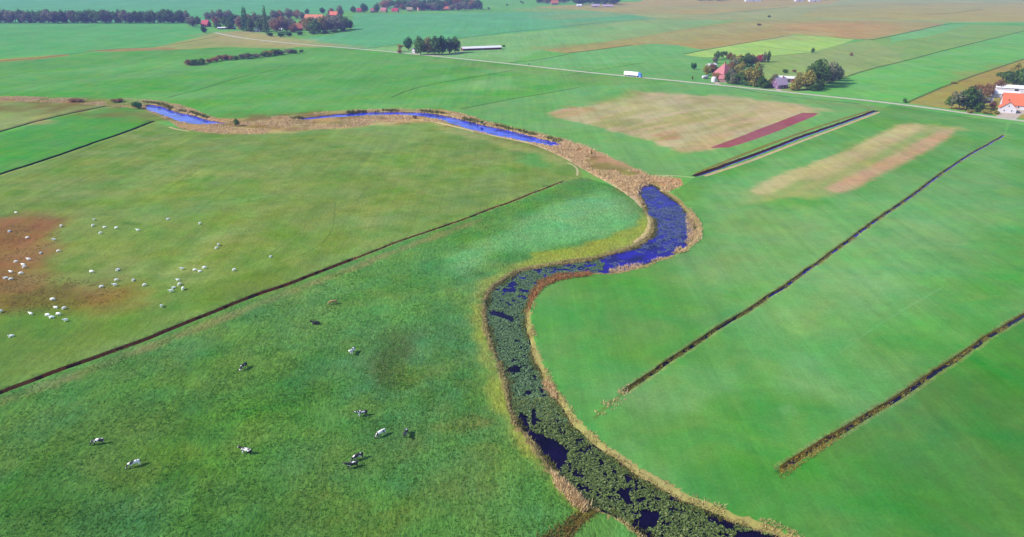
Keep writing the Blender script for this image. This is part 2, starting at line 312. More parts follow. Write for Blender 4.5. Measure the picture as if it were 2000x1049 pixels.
# soft-edged drifts: (pixels, colour, strength, edge softness m, edge raggedness m)
PATCH = [
 ([(0,455),(120,400),(300,430),(500,420),(640,350),(800,330),(900,370),(700,440),(400,520),(250,560),(120,540)], (140,160,92), .55, 14, 14),
 ([(-80,470),(0,345),(300,245),(520,270),(850,245),(1050,295),(1120,345),(800,455),(600,530),(270,650),(-80,780)], (142, 160, 96), .45, 6, 4, 20), ([(-80,470),(0,345),(300,245),(520,270),(850,245),(1050,295),(1120,345),(800,455),(600,530),(270,650),(-80,780)], (104, 146, 70), .4, 6, 4, 12), ([(-80,470),(0,345),(300,245),(520,270),(850,245),(1050,295),(1120,345),(800,455),(600,530),(270,650),(-80,780)], (98, 138, 64), .5, 3, 2, 5), ([(-80,470),(0,345),(300,245),(520,270),(850,245),(1050,295),(1120,345),(800,455),(600,530),(270,650),(-80,780)], (132, 150, 84), .4, 6, 4, 8),
 ([(-80,428),(60,425),(135,424),(112,450),(95,492),(104,520),(60,530),(-80,548)], (156, 112, 82), .85, 6, 7),
 ([(-80,548),(60,540),(130,548),(210,552),(262,572),(200,590),(125,596),(60,606),(-80,612)], (150, 116, 70), .8, 6, 8),
 ([(-80,500),(60,505),(112,530),(130,555),(60,575),(-80,575)], (150,112,76), .7, 5, 6),
 ([(150,590),(260,580),(330,590),(250,612),(160,615)], (140,130,70), .6, 4, 6),
 ([(0,575),(110,560),(150,590),(110,620),(0,640)], (96,110,60), .5, 4, 6),
 ([(-50,620),(300,600),(560,520),(560,545),(300,640),(0,745),(-60,760)], (102,140,62), .8, 6, 7),
 ([(30,398),(150,390),(155,400),(60,412)], (100,142,62), .8, 3, 5), ([(272,258),(322,258),(315,266),(280,266)], (104,146,70), .9, 3, 3),
 ([(330,455),(385,455),(380,466),(330,468)], (96,144,60), .8, 2, 4), ([(400,505),(430,500),(425,512),(380,515)], (100,150,60), .7, 2, 3), ([(240,434),(268,434),(262,440),(244,441)], (90,134,56), .9, 1, 2),
 ([(540,450),(600,440),(590,470),(545,470)], (104,150,64), .7, 3, 5), ([(560,380),(640,365),(640,390),(570,400)], (112,156,70), .6, 4, 6), ([(420,368),(500,350),(510,372),(430,388)], (112,152,76), .6, 4, 5),
 ([(1010,300),(1060,300),(1068,325),(1020,325)], (96,162,96), .8, 3, 4), ([(1080,325),(1120,320),(1125,345),(1090,345)], (108,150,72), .8, 2, 3),
 ([(850,240),(960,267),(1050,290),(1100,312),(1095,318),(1040,300),(960,280),(860,255)], (158,166,108), .7, 3, 4),
 ([(640,252),(850,242),(860,262),(700,300),(640,270)], (140,172,108), .5, 6, 8),
 ([(110,240),(85,228),(50,236),(60,244)], (188,160,118), .9, 4, 5),
 # rough meadow
 ([(0,800),(300,690),(700,520),(1000,420),(1000,520),(900,560),(860,640),(700,660),(400,760),(0,900)], (98,154,86), .85, 10, 10),
 ([(-300,850),(0,790),(300,700),(620,600),(700,640),(640,760),(560,900),(640,1100),(-300,1130)], (84, 136, 66), .55, 12, 12),
 ([(-300,960),(200,930),(600,950),(900,1130),(-300,1130)], (73, 124, 58), .5, 10, 10),
 ([(700,700),(790,640),(860,620),(930,660),(940,760),(930,880),(870,860),(820,800),(720,790)], (78,134,92), .8, 6, 8),
 ([(715,700),(770,650),(800,690),(800,770),(730,780)], (84,108,66), .75, 3, 5), ([(800,770),(870,750),(930,790),(900,830),(830,820)], (74,124,88), .8, 4, 5),
 ([(640,810),(720,830),(800,820),(860,850),(800,870),(700,860)], (100,126,58), .6, 4, 5), ([(860,835),(920,812),(945,826),(890,852)], (132,116,76), .8, 1.5, 2.5),
 ([(420,760),(560,640),(640,640),(560,720),(480,800)], (98,146,70), .5, 6, 8), ([(250,830),(330,800),(420,830),(400,930),(280,900)], (92,126,48), .5, 5, 6), ([(0,880),(120,820),(160,900),(60,960)], (70,120,52), .5, 6, 8),
 ([(1000,500),(900,560),(880,640),(900,780),(940,900),(1040,1049),(960,1049),(850,900),(820,700),(840,560),(960,470)], (98,150,78), .6, 6, 7),
 ([(1262,416),(1240,440),(1190,468),(1120,488),(1040,502),(985,520),(945,545),(924,585),(926,655),(944,730),(972,800),(1000,850),(1034,900),(1074,942),(1114,985),(1145,1005),(1160,984),(1079,918),(1003,782),(957,652),(950,580),(1026,525),(1152,507),(1259,474),(1280,440)], (148,160,76), .85, 1.6, 2),
 ([(1000,440),(1080,400),(1180,385),(1235,405),(1225,430),(1150,452),(1060,470),(1000,470)], (108,172,118), .85, 5, 4),
 ([(0,778),(270,680),(600,552),(800,476),(940,425),(940,432),(800,486),(600,562),(270,695),(0,795)], (150,146,100), .75, .8, .8),
 ([(560,600),(800,500),(1000,440),(1000,470),(900,540),(760,640),(600,640)], (100,158,84), .5, 8, 8),
 ([(-300,860),(0,770),(270,672),(600,546),(800,470),(1100,360),(1140,350),(1260,400),(1240,470),(1030,510),(900,560),(900,680),(960,830),(1120,1000),(1100,1130),(-300,1130)], (76,134,88), .45, 3, 2, 14), ([(-300,860),(0,770),(270,672),(600,546),(800,470),(1100,360),(1140,350),(1260,400),(1240,470),(1030,510),(900,560),(900,680),(960,830),(1120,1000),(1100,1130),(-300,1130)], (108, 148, 68), .4, 3, 2, 10), ([(-300,860),(0,770),(270,672),(600,546),(800,470),(1100,360),(1140,350),(1260,400),(1240,470),(1030,510),(900,560),(900,680),(960,830),(1120,1000),(1100,1130),(-300,1130)], (62, 116, 58), .22, 3, 2, 6), ([(600,700),(1000,700),(1040,1049),(560,1049)], (108, 130, 66), .35, 8, 6, 8), ([(0,900),(500,900),(560,1100),(-100,1100)], (66, 112, 46), .4, 8, 6, 8), ([(1000,450),(1080,400),(1180,372),(1245,400),(1235,440),(1150,466),(1060,484),(960,500),(900,540),(860,500)], (112,174,112), .85, 4, 4), ([(1120,385),(1200,390),(1215,415),(1120,430),(1070,425)], (100,172,124), .6, 5, 4, 8), ([(1262,416),(1240,440),(1190,465),(1120,482),(1040,495),(1030,518),(1150,502),(1255,474),(1280,440)], (150,164,70), .85, 1.4, 1.5),
 # right hand fields; paler far drifts partly paint the haze and light gradient
 ([(1050,560),(1340,470),(1900,280),(2000,280),(2100,1100),(1500,1000),(1130,800)], (86, 160, 76), .4, 8, 6, 26), ([(1400,400),(1960,270),(2000,600),(1650,800),(1300,900),(1150,780)], (124,184,118), .4, 8, 6, 19),
 ([(1480,760),(1530,690),(1570,700),(1560,800),(1510,800)], (138,190,128), .5, 5, 7), ([(1520,800),(1545,790),(1545,815),(1525,818)], (160,200,150), .5, 2, 3),
 ([(1400,560),(1560,480),(1900,300),(2000,290),(2000,420),(1800,520),(1560,660),(1480,720)], (122,180,112), .8, 14, 14),
 ([(1340,600),(1480,540),(1380,640),(1250,720),(1120,760),(1060,700),(1060,600),(1100,570)], (90,166,82), .7, 10, 10),
 ([(1600,720),(1800,600),(1900,620),(1700,760)], (100,182,96), .5, 8, 8), ([(1600,1000),(1800,850),(2100,760),(2100,1130),(1700,1130)], (76,140,62), .6, 12, 12),
 ([(1140,820),(1240,860),(1340,935),(1480,1000),(1560,1040),(1600,1049),(1560,1000),(1440,940),(1300,890),(1200,820)], (92,154,76), .6, 3, 3),
 ([(1430,380),(1480,370),(1500,392),(1450,396)], (160,176,116), .7, 3, 4),
 ([(1410,350),(1480,325),(1560,300),(1700,262),(1500,375),(1400,420),(1360,400)], (124,180,114), .7, 6, 6),
 ([(1380,420),(1560,400),(1700,400),(1620,470),(1500,540),(1380,560)], (130,176,112), .75, 10, 10),
 ([(1340,950),(1480,900),(1540,890),(1640,900),(1760,1000),(1700,1130),(1500,1049),(1400,990)], (86,156,74), .97, 6, 3),
 # dry stubble north of the small ditch
 ([(1062,222),(1090,212),(1150,205),(1250,178),(1330,184),(1450,190),(1560,205),(1612,215),(1600,222),(1520,250),(1390,292),(1330,297),(1280,275),(1200,258),(1130,240)], (192, 183, 145), .95, 1.6, 5.2, 0, 1),
 ([(1070,222),(1100,212),(1165,212),(1130,222),(1090,228)], (206,166,128), .9, 1.6, 5.2, 0, 1), ([(1095,208),(1150,210),(1165,216),(1110,212)], (178,142,98), .8, 1.6, 2.6, 0, 1), ([(1200,240),(1250,234),(1290,245),(1260,258),(1215,252)], (152,160,110), .8, 1.6, 7.8, 0, 1),
 ([(1270,262),(1320,258),(1330,270),(1290,275)], (184,144,104), .8, 1.6, 5.2, 0, 1), ([(1150,205),(1250,178),(1270,182),(1180,208)], (198,170,132), .7, 1.6, 3.9, 0, 1), ([(1310,290),(1390,275),(1420,262),(1390,292),(1330,300)], (196,170,128), .7, 1.6, 3.9, 0, 1), ([(1370,240),(1500,205),(1590,213),(1480,245),(1390,268)], (198,176,134), .6, 1.6, 6.5, 0, 1),
 # dry strips south of it
 ([(1470,382),(1530,345),(1640,295),(1760,240),(1870,250),(1850,268),(1760,312),(1700,348),(1620,378),(1500,395)], (158,174,112), .85, 1.6, 4.5, 0, 1),
 ([(1476,376),(1530,345),(1600,315),(1700,272),(1757,240),(1812,238),(1780,255),(1700,290),(1620,325),(1560,352),(1500,380)], (198, 188, 140), .9, 1.2, 3.2, 0, 1),
 ([(1560,352),(1600,335),(1700,290),(1820,238),(1800,252),(1700,305),(1600,350)], (202,180,142), .6, 1.6, 2.6, 0, 1),
 ([(1612,368),(1700,325),(1790,280),(1850,250),(1877,251),(1850,268),(1780,310),(1700,350),(1640,377)], (202,164,134), .9, 1.6, 2.0, 0, 1),
  ([(1070,222),(1250,180),(1600,210),(1500,252),(1330,292),(1180,250)], (206, 184, 150), .7, 2, 2, 5, 1), ([(1070,222),(1250,180),(1600,210),(1500,252),(1330,292),(1180,250)], (164,166,112), .7, 2, 2, 6, 1),
 ([(1470,385),(1760,238),(1875,250),(1700,348),(1500,395)], (176,172,118), .5, 2, 2, 4, 1),
 # reed land colours
 ([(1100,275),(1150,290),(1200,312),(1240,332),(1270,350),(1250,365),(1200,350),(1150,320),(1100,300)], (188,146,118), .8, 2, 3), ([(1280,350),(1320,352),(1325,362),(1285,364)], (206,150,112), .9, 1.5, 2),
 ([(-50,186),(150,192),(280,198),(280,206),(150,202),(-50,196)], (142,112,80), .7, 4, 5),
 ([(440,248),(560,242),(700,236),(860,232),(960,262),(850,238),(700,248),(520,262),(400,258)], (206,186,132), .7, 4, 5),
 ([(1150,205),(1200,220),(1100,235),(1060,228)], (160,168,118), .3, 5, 5),
 ([(-400,188),(290,194),(400,226),(620,218),(860,212),(1100,272),(1270,345),(1240,388),(1100,308),(850,240),(560,256),(330,238),(-400,200)], (132,146,88), .65, 3, 3, 14), ([(-400,188),(290,194),(400,226),(620,218),(860,212),(1100,272),(1270,345),(1240,388),(1100,308),(850,240),(560,256),(330,238),(-400,200)], (130,104,76), .6, 3, 3, 8),
 # far fields
 ([(0,140),(440,100),(780,110),(1300,160),(1200,200),(900,210),(560,224),(0,185)], (92,166,88), .55, 15, 9, 60, 1), ([(0,140),(440,100),(780,110),(1300,160),(1200,200),(900,210),(560,224),(0,185)], (122,182,118), .5, 15, 9, 40, 1), ([(1000,10),(2000,5),(2000,50),(1200,90)], (158,170,140), .5, 20, 15, 90, 1), ([(1300,50),(2000,50),(1700,200),(1200,150)], (150, 168, 128), .15, 20, 10, 50, 1), ([(1060,90),(1500,45),(1780,50),(1640,75),(1300,85)], (182,176,140), .5, 15, 9, 40, 1),
 ([(1500,45),(1760,48),(1700,72),(1640,70),(1560,60)], (190,158,128), .6, 20, 20), ([(1040,95),(1120,85),(1200,82),(1110,100)], (150,164,120), .6, 15, 15),
 ([(400,66),(480,60),(600,78),(700,92),(560,92),(440,84)], (176,170,134), .8, 14, 12), ([(780,110),(1000,128),(1300,160),(1200,165),(980,140)], (132,168,112), .6, 8, 8),
 ([(870,170),(960,150),(1060,148),(1000,170),(900,182)], (132,186,124), .6, 12, 12), ([(300,150),(700,110),(900,130),(700,190),(400,200)], (104,170,104), .5, 25, 25),
 ([(1560,196),(1712,207),(1740,218),(1700,214),(1500,190)], (140,158,110), .7, 3, 4), ([(1750,215),(1960,246),(1950,262),(1760,232)], (118,168,108), .6, 5, 6), ([(1880,140),(2010,116),(2010,150),(1850,190)], (172,150,104), .5, 12, 12),
 ([(1560,110),(1640,95),(1760,90),(1740,120),(1600,150)], (152,172,128), .6, 14, 14),
]
PATCHW = [(GP(t[0]), alb(*t[1], d=dist_of(t[0])), *t[2:5], *(list(t[5:]) + [0, 0])[:2]) for t in PATCH]
STRAW = [([(845,237),(900,250),(960,264),(1010,274),(1050,283),(1100,305),(1130,322),(1170,345),(1210,366),(1240,386),(1258,405)], 1.3, (216,196,158)), ([(1268,418),(1272,438),(1262,458),(1240,474)], 1.0, (206,186,134)),
         ([(1108,318),(1122,323),(1129,333),(1127,343)], .5, (206,204,160)), ([(1280,343),(1320,343),(1356,347)], .5, (200,200,160)), ([(330,248),(345,253),(370,256)], .9, (206,190,150)),
         ([(1376,344),(1462,316),(1530,289.5),(1578,271),(1652,244),(1717,219)], 1.0, (206,182,150)), ([(1360,339),(1450,302),(1540,268),(1636,235),(1700,216)], 1.3, (136,132,84)), ([(1640,690),(1720,630),(1790,590),(1840,562)], .3, (114,178,108))]
ROAD_PX = [(420,64),(470,74),(520,80),(590,87),(680,94),(760,101),(840,109),(920,117),(1000,125),(1150,142),(1300,156),(1400,166),(1500,176),(1600,187),(1700,197),(1800,209),(1900,223),(1960,232),(2040,241),(2300,275)]
ROAD = resample(chaikin(GP(ROAD_PX), 2), 12)

def height(P):
    z = fbm(P, 9, 3, 1) * .07 * sstep(400, 150, np.hypot(P[:, 0], P[:, 1]))
    for q in RIV:
        s = sdist(P, q, 8); t = np.clip((s + .6) / 2.0, 0, 1); z = np.minimum(z, np.where(s < 1.4, -1.7 * (1 - t) + z * t, z))
    for nm, px, wt, wb, dp, wat, c in DITCH:
        line = LINEW[nm]; m = near(P, line, 8); d = np.full(len(P), 99.0)
        if m.any(): d[m] = seg_dist(P[m], line)
        t = np.clip((d - wb) / (wt - wb), 0, 1); z = np.where(d < wt, -dp * (1 - t) + z * t, z)
    return z
def near(P, line, pad): 
    lo, hi = line.min(0) - pad, line.max(0) + pad
    return np.all((P > lo) & (P < hi), axis=1)
LINEW = {d[0]: (lambda q: q + normals(q) * (fbm(q, 9, 3, 9) * .34)[:, None])(resample(chaikin(GP(d[1]), 1), 1.6 if d[0] in 'DEAB' else 4)) for d in DITCH}

def build_ground():
    V, E = [], []
    def add(p, closed):
        b = len(V); V.extend([(float(a), float(c)) for a, c in p]); n = len(p)
        for i in range(n if closed else n - 1): E.append((b + i, b + (i + 1) % n))
    def strip(line, hw):
        n = normals(line); return np.vstack([line + n * hw, (line - n * hw)[::-1]])
    for q in RIV:
        n = normals(q, True)
        for off in (1.4, 0.5, -.6): add(q - n * off, True)
    for nm, px, wt, wb, dp, wat, c in DITCH:
        add(strip(LINEW[nm], wt), True); add(strip(LINEW[nm], wb), True)
        if nm in 'AB': add(strip(LINEW[nm], 1.5), True)
    lw = [(strip(resample(chaikin(GP(p), 1), 8 if hw > .5 else 3), hw), hw) for p, hw in LINES]
    for s, hw in lw: add(s, True)
    sw = [(strip(resample(chaikin(GP(p), 2), 3), hw), alb(*c, d=dist_of(p))) for p, hw, c in STRAW]
    for s, c in sw: add(s, True)
    fw = []
    for p, c, t in FIELDS:
        q = GP(p); q = resample(q, 14 if dist_of(p) > 420 else 3.5, True); fw.append((q, alb(*c, d=dist_of(p)), t)); add(q, True)
    # interior points, denser near the camera
    pts = []
    for r0, r1, st in ((60, 150, 1.1), (150, 250, 1.7), (250, 470, 2.7), (470, 1000, 9), (1000, 2700, 32), (2700, 12000, 260)):
        gx = np.arange(-r1 * .95, r1 * .95, st); gy = np.arange(r0 * .6, r1 * 1.25, st)
        X, Y = np.meshgrid(gx, gy); P = np.stack([X.ravel(), Y.ravel()], 1) + rng.uniform(-.38, .38, (X.size, 2)) * st
        d = np.hypot(P[:, 0], P[:, 1]); m = (d >= r0) & (d < r1) & (np.abs(P[:, 0]) < P[:, 1] * .86 + 12); pts.append(P[m])
    pts.append(np.array([(a, b) for a in np.linspace(-14000, 14000, 15) for b in np.linspace(-1500, 14000, 9)]) + rng.uniform(-40, 40, (135, 2)))
    pts = np.vstack(pts); V.extend(map(tuple, pts.tolist()))
    vo, eo, fo, ov, oe, of = delaunay_2d_cdt([Vector(v) for v in V], E, [], 0, 1e-4)
    P = np.array([(v.x, v.y) for v in vo]); T = np.array([f for f in fo if len(f) == 3])
    z = height(P)
    # albedo: field under each face, drifts and banks at each vertex
    C = P[T].mean(1)
    fcol = np.tile(np.array(alb(120, 178, 140, d=1800)), (len(T), 1)); ftus = np.zeros(len(T))
    for q, c, t in fw:
        m = inside(C, q); fcol[m] = np.array(c) * (1.02, 1.0, .9); ftus[m] = t
    soft = np.ones(len(T))
    W = np.zeros((len(P), 3)); A = np.zeros(len(P))      # premultiplied overlay per vertex
    for n_, (q, c, s_, e, r_, brk, stk) in enumerate(PATCHW):
        sd = sdist(P, q, 3 * e + r_ + 5); k = sd < 900
        kk = np.zeros(len(P)); Q = P[k]
        if stk: Q = np.c_[(Q[:, 0] * .712 - Q[:, 1] * .702), (Q[:, 0] * .702 + Q[:, 1] * .712) * .12]
        kk[k] = s_ * (1 - sstep(-e, e, sd[k] + fbm(Q, r_ * 2.2 + 2, 4, 3 + n_ % 7) * r_))
        if brk: kk[k] *= sstep(-.15, .4, fbm(Q, brk, 5, 11 + n_))
        W = W * (1 - kk)[:, None] + np.array(c) * kk[:, None]; A = A * (1 - kk) + kk
    crn = T.ravel(); cc = np.repeat(fcol, 3, 0) * (1 - A[crn])[:, None] + W[crn]
    ct = np.repeat(ftus, 3)
    def over(mask, c, k=1.0):
        mm = np.repeat(mask, 3); cc[mm] = cc[mm] * (1 - k) + np.array(c) * k
    for s, hw in lw:
        m = inside(C, s); over(m, alb(72, 96, 58) if hw > .5 else alb(104, 138, 70), .7)
    for s, c in sw: over(inside(C, s), c, .9)
    over(inside(C, fw[-1][0]), fw[-1][1])
    for nm in 'AB':
        m = near(C, LINEW[nm], 6); d = np.full(len(C), 99.0); d[m] = seg_dist(C[m], LINEW[nm]); over(d + fbm(C, 2.5, 3, 6) * .3 < 1.3, alb(140, 156, 98), .6)
    for k, q in enumerate(RIV):
        s = sdist(C, q, 6); over(s + fbm(C, 5, 3, 5) * .4 < 1.7, alb(176, 152, 110) if k < 2 else alb(172, 158, 104), .85); over(s < .3, alb(40, 36, 34))
    for nm, px, wt, wb, dp, wat, c in DITCH: 
        m = near(C, LINEW[nm], 5); d = np.full(len(C), 99.0); d[m] = seg_dist(C[m], LINEW[nm]); over(d < wt, c)
        mm = np.repeat(d < wt * 2, 3); ct[mm] = .5
    o = new_obj("ground", np.c_[P, z], T, ground_material(), smooth=True)
    a = o.data.attributes.new('soil', 'FLOAT_COLOR', 'CORNER'); a.data.foreach_set('color', np.c_[cc, np.ones(len(cc))].astype(np.float32).ravel())
    a = o.data.attributes.new('tussock', 'FLOAT', 'CORNER'); a.data.foreach_set('value', ct.astype(np.float32))
    tag(o, kind='structure'); print('ground verts', len(P), 'tris', len(T))
build_ground()

# ------------------------------------------------------------------ water
WATER = water_material()
def poly_sheet(name, polys, z, m):
    vs, fs = [], []
    for q in polys:
        vo, eo, fo, *_ = delaunay_2d_cdt([Vector(p) for p in q.tolist()], [], [list(range(len(q)))], 1, 1e-4)
        b = len(vs); vs += [(v.x, v.y, z) for v in vo]; fs += [tuple(b + i for i in f) for f in fo]
    return new_obj(name, vs, fs, m)
def grow(q, d): return q - normals(q, True) * d
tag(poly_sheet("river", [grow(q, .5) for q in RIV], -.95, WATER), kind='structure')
for nm, px, wt, wb, dp, wat, c in DITCH:
    if wat:
        L_ = LINEW[nm]; n = normals(L_); hw = wb + (.12 if nm != 'C' else -.02)
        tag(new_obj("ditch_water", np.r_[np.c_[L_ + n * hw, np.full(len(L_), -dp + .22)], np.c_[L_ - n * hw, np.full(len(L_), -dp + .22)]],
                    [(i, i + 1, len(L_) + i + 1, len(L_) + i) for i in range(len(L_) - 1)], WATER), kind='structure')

# ------------------------------------------------------------------ road and verges
def ribbon(name, line, hw, z, m, thick=0.0):
    n = normals(line); k = len(line); V = []; 
    for off, zz in ((hw, z), (0, z + .05), (-hw, z)): V.append(np.c_[line + n * off, np.full(k, zz)])
    F_ = [(r * k + i + 1, r * k + i, (r + 1) * k + i, (r + 1) * k + i + 1) for r in (0, 1) for i in range(k - 1)]
    return new_obj(name, np.vstack(V), [f[::-1] for f in F_], m)
M_road = mat("concrete_road", alb(206, 208, 192), .85, .2, .12, .3, coords='Object')
tag(ribbon("road", ROAD, 2.6, .09, M_road), kind='structure')
for px, hw in (([(1890,221),(1900,214),(1908,205)], 1.6), ([(1962,232),(1975,222),(2000,214),(2030,212)], 5.5), ([(1404,166),(1398,160),(1392,156)], 1.8), ([(1520,178),(1522,172)], 1.8), ([(806,106),(812,103),(822,108)], 1.4), ([(812,106),(850,108.5),(880,106),(905,101)], 2.0)):
    tag(ribbon("farm_track", resample(GP(px), 4), hw, .05, mat("pale_gravel", alb(208, 196, 186), .9, .1, .15, .4)), kind='structure')

# ------------------------------------------------------------------ blades and leaves scattered as ground cover
def blades(name, P, z, h, wid, m, lean=.35, per=4, spread=.3, label=None, cat=None):
    n = len(P) * per
    if n == 0: return
    B = np.repeat(np.c_[P, z], per, 0); hh = np.repeat(h, per) * rng.uniform(.6, 1.15, n); ww = np.repeat(wid, per) * rng.uniform(.7, 1.3, n)
    B[:, :2] += rng.normal(0, 1, (n, 2)) * spread * np.repeat(wid / wid.mean(), per)[:, None] * (np.repeat(h, per) / h.max())[:, None]
    a = rng.uniform(0, 6.283, n); d = np.c_[np.cos(a), np.sin(a)] * ww[:, None] * .5
    t = rng.normal(0, lean, (n, 2)) * hh[:, None]
    v = np.empty((n, 3, 3)); v[:, 0, :2] = B[:, :2] - d; v[:, 1, :2] = B[:, :2] + d; v[:, :2, 2] = B[:, 2:3] - .05
    v[:, 2, :2] = B[:, :2] + t; v[:, 2, 2] = B[:, 2] + hh
    o = new_obj(name, v.reshape(-1, 3), np.arange(n * 3).reshape(-1, 3), m)
    return tag(o, label, cat, kind='stuff')
def scatter(poly, dens):
    lo, hi = poly.min(0), poly.max(0); n = int((hi - lo).prod() * dens)
    if n > 3_000_000: n = 3_000_000
    P = rng.uniform(lo, hi, (n, 2)); return P[inside(P, poly)]
def river_sd(P): return np.min([sdist(P, q, 12) for q in RIV], axis=0)
def i3(*c, k=1.0): return [alb(*x, k=k) for x in c]

M_reed = mat("dry_reed", None, .8, .2, island=i3((150,132,88),(188,172,124),(204,190,144),(164,156,98),(212,200,160), k=1.6), trans=.25)
M_reed_pink = mat("seed_head_reed", None, .8, .2, island=i3((168,140,110),(204,176,142),(216,192,156),(190,166,132),(214,200,166), k=1.75), trans=.25)
M_reed_red = mat("rust_reed", None, .8, .2, island=i3((132,88,60),(176,126,88),(150,108,72),(192,150,110), k=1.6), trans=.2)
M_sedge = mat("green_sedge", None, .8, .2, island=i3((70,84,36),(118,126,54),(148,150,72),(92,112,50),(170,164,90), k=1.2), trans=.25)
M_olive = mat("olive_sedge", None, .8, .2, island=i3((92,96,44),(140,138,60),(164,156,80),(112,120,56),(180,164,100), k=1.5), trans=.25)
M_grass = mat("meadow_grass", None, .8, .2, island=i3((58,106,44),(84,146,66),(104,164,80),(74,130,60),(122,160,80), k=1.5), trans=.25)
M_float = mat("water_plants", None, .55, .4, island=i3((48,74,48),(84,116,82),(104,136,100),(66,96,62),(120,148,116), k=1.65), trans=.1)
M_float2 = mat("water_plants_olive", None, .55, .4, island=i3((50,66,32),(86,112,58),(112,130,78),(70,92,48),(134,146,98), k=1.55), trans=.1)

# reed fringe of the near river: both banks
fr = GP([(1262,350),(1380,380),(1385,500),(1200,560),(1060,600),(1060,650),(1110,740),(1200,830),(1400,950),(1620,1040),(1800,1130),(1000,1130),(900,800),(900,500),(1100,460),(1240,470),(1240,400)])
P = scatter(fr, 20.0); s = sdist(P, RIV[2], 12)
# which side: the left bank fringe is thinner
side_right = inside(P, GP([(1152,520),(1060,548),(1040,600),(1040,650),(1075,755),(1110,800),(1300,945),(1700,1120),(2100,1130),(2100,300),(1285,350),(1345,400),(1345,470),(1280,500)]))
wd = np.where(side_right, 2.1, 1.3) + fbm(P, 7, 3, 4) * .6
near_k = sstep(470, 640, np.zeros(1))[0]
m = (s > -.35) & (s < wd) & (rng.uniform(0, 1, len(P)) < .9 - .5 * np.clip(s / 3, 0, 1)) & (fbm(P, 3, 2, 12) > -.55)
Pm = P[m]; blades("bank_reeds", Pm, height(Pm), rng.uniform(.2, .55, len(Pm)), np.full(len(Pm), .14), M_reed, .5, 4, .2, "band of dry straw coloured reeds along both banks of the winding river", "reeds")
# dark sedge at the water's edge
m = (s > -.9) & (s < .3) & (fbm(P, 4, 2, 8) > -.1) & (rng.uniform(0, 1, len(P)) < .6)
Pm = P[m]; blades("bank_sedge", Pm, np.maximum(height(Pm), -1.0), rng.uniform(.3, .8, len(Pm)), np.full(len(Pm), .16), M_sedge, .4, 3, .2, "tufts of olive sedge at the water edge of the near river", "sedge")
# rusty reed strip on the inner side of the bend and in the outer bend
rs = GP([(1152,526),(1085,530),(1050,545),(1033,570),(1026,606),(1035,606),(1046,580),(1062,562),(1092,548),(1155,538)])
P = scatter(rs, 8); blades("rust_reeds", P, np.maximum(height(P), -1.0), rng.uniform(.5, 1.0, len(P)), np.full(len(P), .2), M_reed_red, .35, 4, .25, "strip of rust brown reeds on the inside of the river bend", "reeds")
rs = GP([(1190,520),(1225,514),(1280,503),(1318,486),(1345,462),(1340,420),(1350,412),(1372,440),(1370,465),(1345,490),(1300,506),(1240,526),(1192,534)])
P = scatter(rs, 4); P = P[fbm(P, 4, 3, 2) > -.25]; blades("outer_bend_reeds", P, np.maximum(height(P), -1.0), rng.uniform(.6, 1.2, len(P)), np.full(len(P), .2), M_reed_pink, .35, 4, .3, "pinkish reeds standing in the water of the outer bend", "reeds")
# tawny reed tongues and the brown spur at the bottom edge
rs = np.vstack([GP([(1078,920),(1100,935),(1140,975),(1152,985),(1140,1003),(1115,985),(1085,950)])])
P = np.vstack([scatter(rs, 14), scatter(GP([(1062,738),(1082,755),(1090,775),(1075,772),(1060,752)]), 14)]); blades("tawny_reeds", P, height(P), rng.uniform(.8, 1.5, len(P)), np.full(len(P), .2), M_reed_pink, .3, 4, .25, "clump of taller tawny reeds bulging from the river bank", "reeds")
P = scatter(GP([(1145,990),(1168,1000),(1120,1045),(1100,1130),(1000,1130),(1050,1049)]), 9); blades("brown_rushes", P, height(P), rng.uniform(.3, .7, len(P)), np.full(len(P), .16), mat("brown_rushes", None, .8, .2, island=i3((88,72,40),(136,112,66),(112,104,56),(160,132,84), k=1.5), trans=.2), .5, 4, .3, "brown rushes filling a side drain at the bottom edge", "rushes")
# upper river reed land
bandq = GP(FIELDS[REED_BAND][0]); bandq = bandq[(bandq[:, 0] > -460)]
P = scatter(GP([(x, y) for x, y in FIELDS[REED_BAND][0] if x > -300]), .9); s = river_sd(P)
m = (s > -.2) & (fbm(P, 11, 3, 6) > -.12) & (P[:, 0] > -P[:, 1] * .8); Pm = P[m]
pk = inside(Pm, GP([(1085,262),(1280,335),(1345,345),(1330,380),(1262,410),(1085,310)]))
blades("upper_reeds", Pm[~pk], height(Pm[~pk]), rng.uniform(.35, .9, (~pk).sum()), np.full((~pk).sum(), .5), M_reed_pink, .4, 4, .6, "long belt of dry reeds along the upper river", "reeds")
blades("reed_bed", np.repeat(Pm[pk], 3, 0) + rng.normal(0, .5, (pk.sum() * 3, 2)), np.repeat(height(Pm[pk]), 3), rng.uniform(.5, 1.15, pk.sum() * 3), np.full(pk.sum() * 3, .32), M_reed_pink, .35, 4, .5, "wide pinkish brown reed bed between the upper water and the bend", "reeds")
# darker wall of reeds on the far side of the upper water
P = np.vstack([resample(chaikin(GP(p), 1), .7) for p in ([(283,200),(315,203),(346,216),(376,220),(398,228),(424,234)], [(570,231),(650,221),(730,216),(780,216)], [(770,216),(830,217),(870,222)], [(904,231),(940,240),(992,250),(1040,262),(1096,276)])])
P = np.repeat(P, 3, 0) + rng.normal(0, .6, (len(P) * 3, 2)); P = P[fbm(P, 12, 2, 5) > -.3]
blades("tall_sedge", P, height(P), rng.uniform(1.0, 2.0, len(P)), np.full(len(P), .5), M_sedge, .25, 4, .4, "dark fringe of sedge along the far edge of the upper water", "sedge")
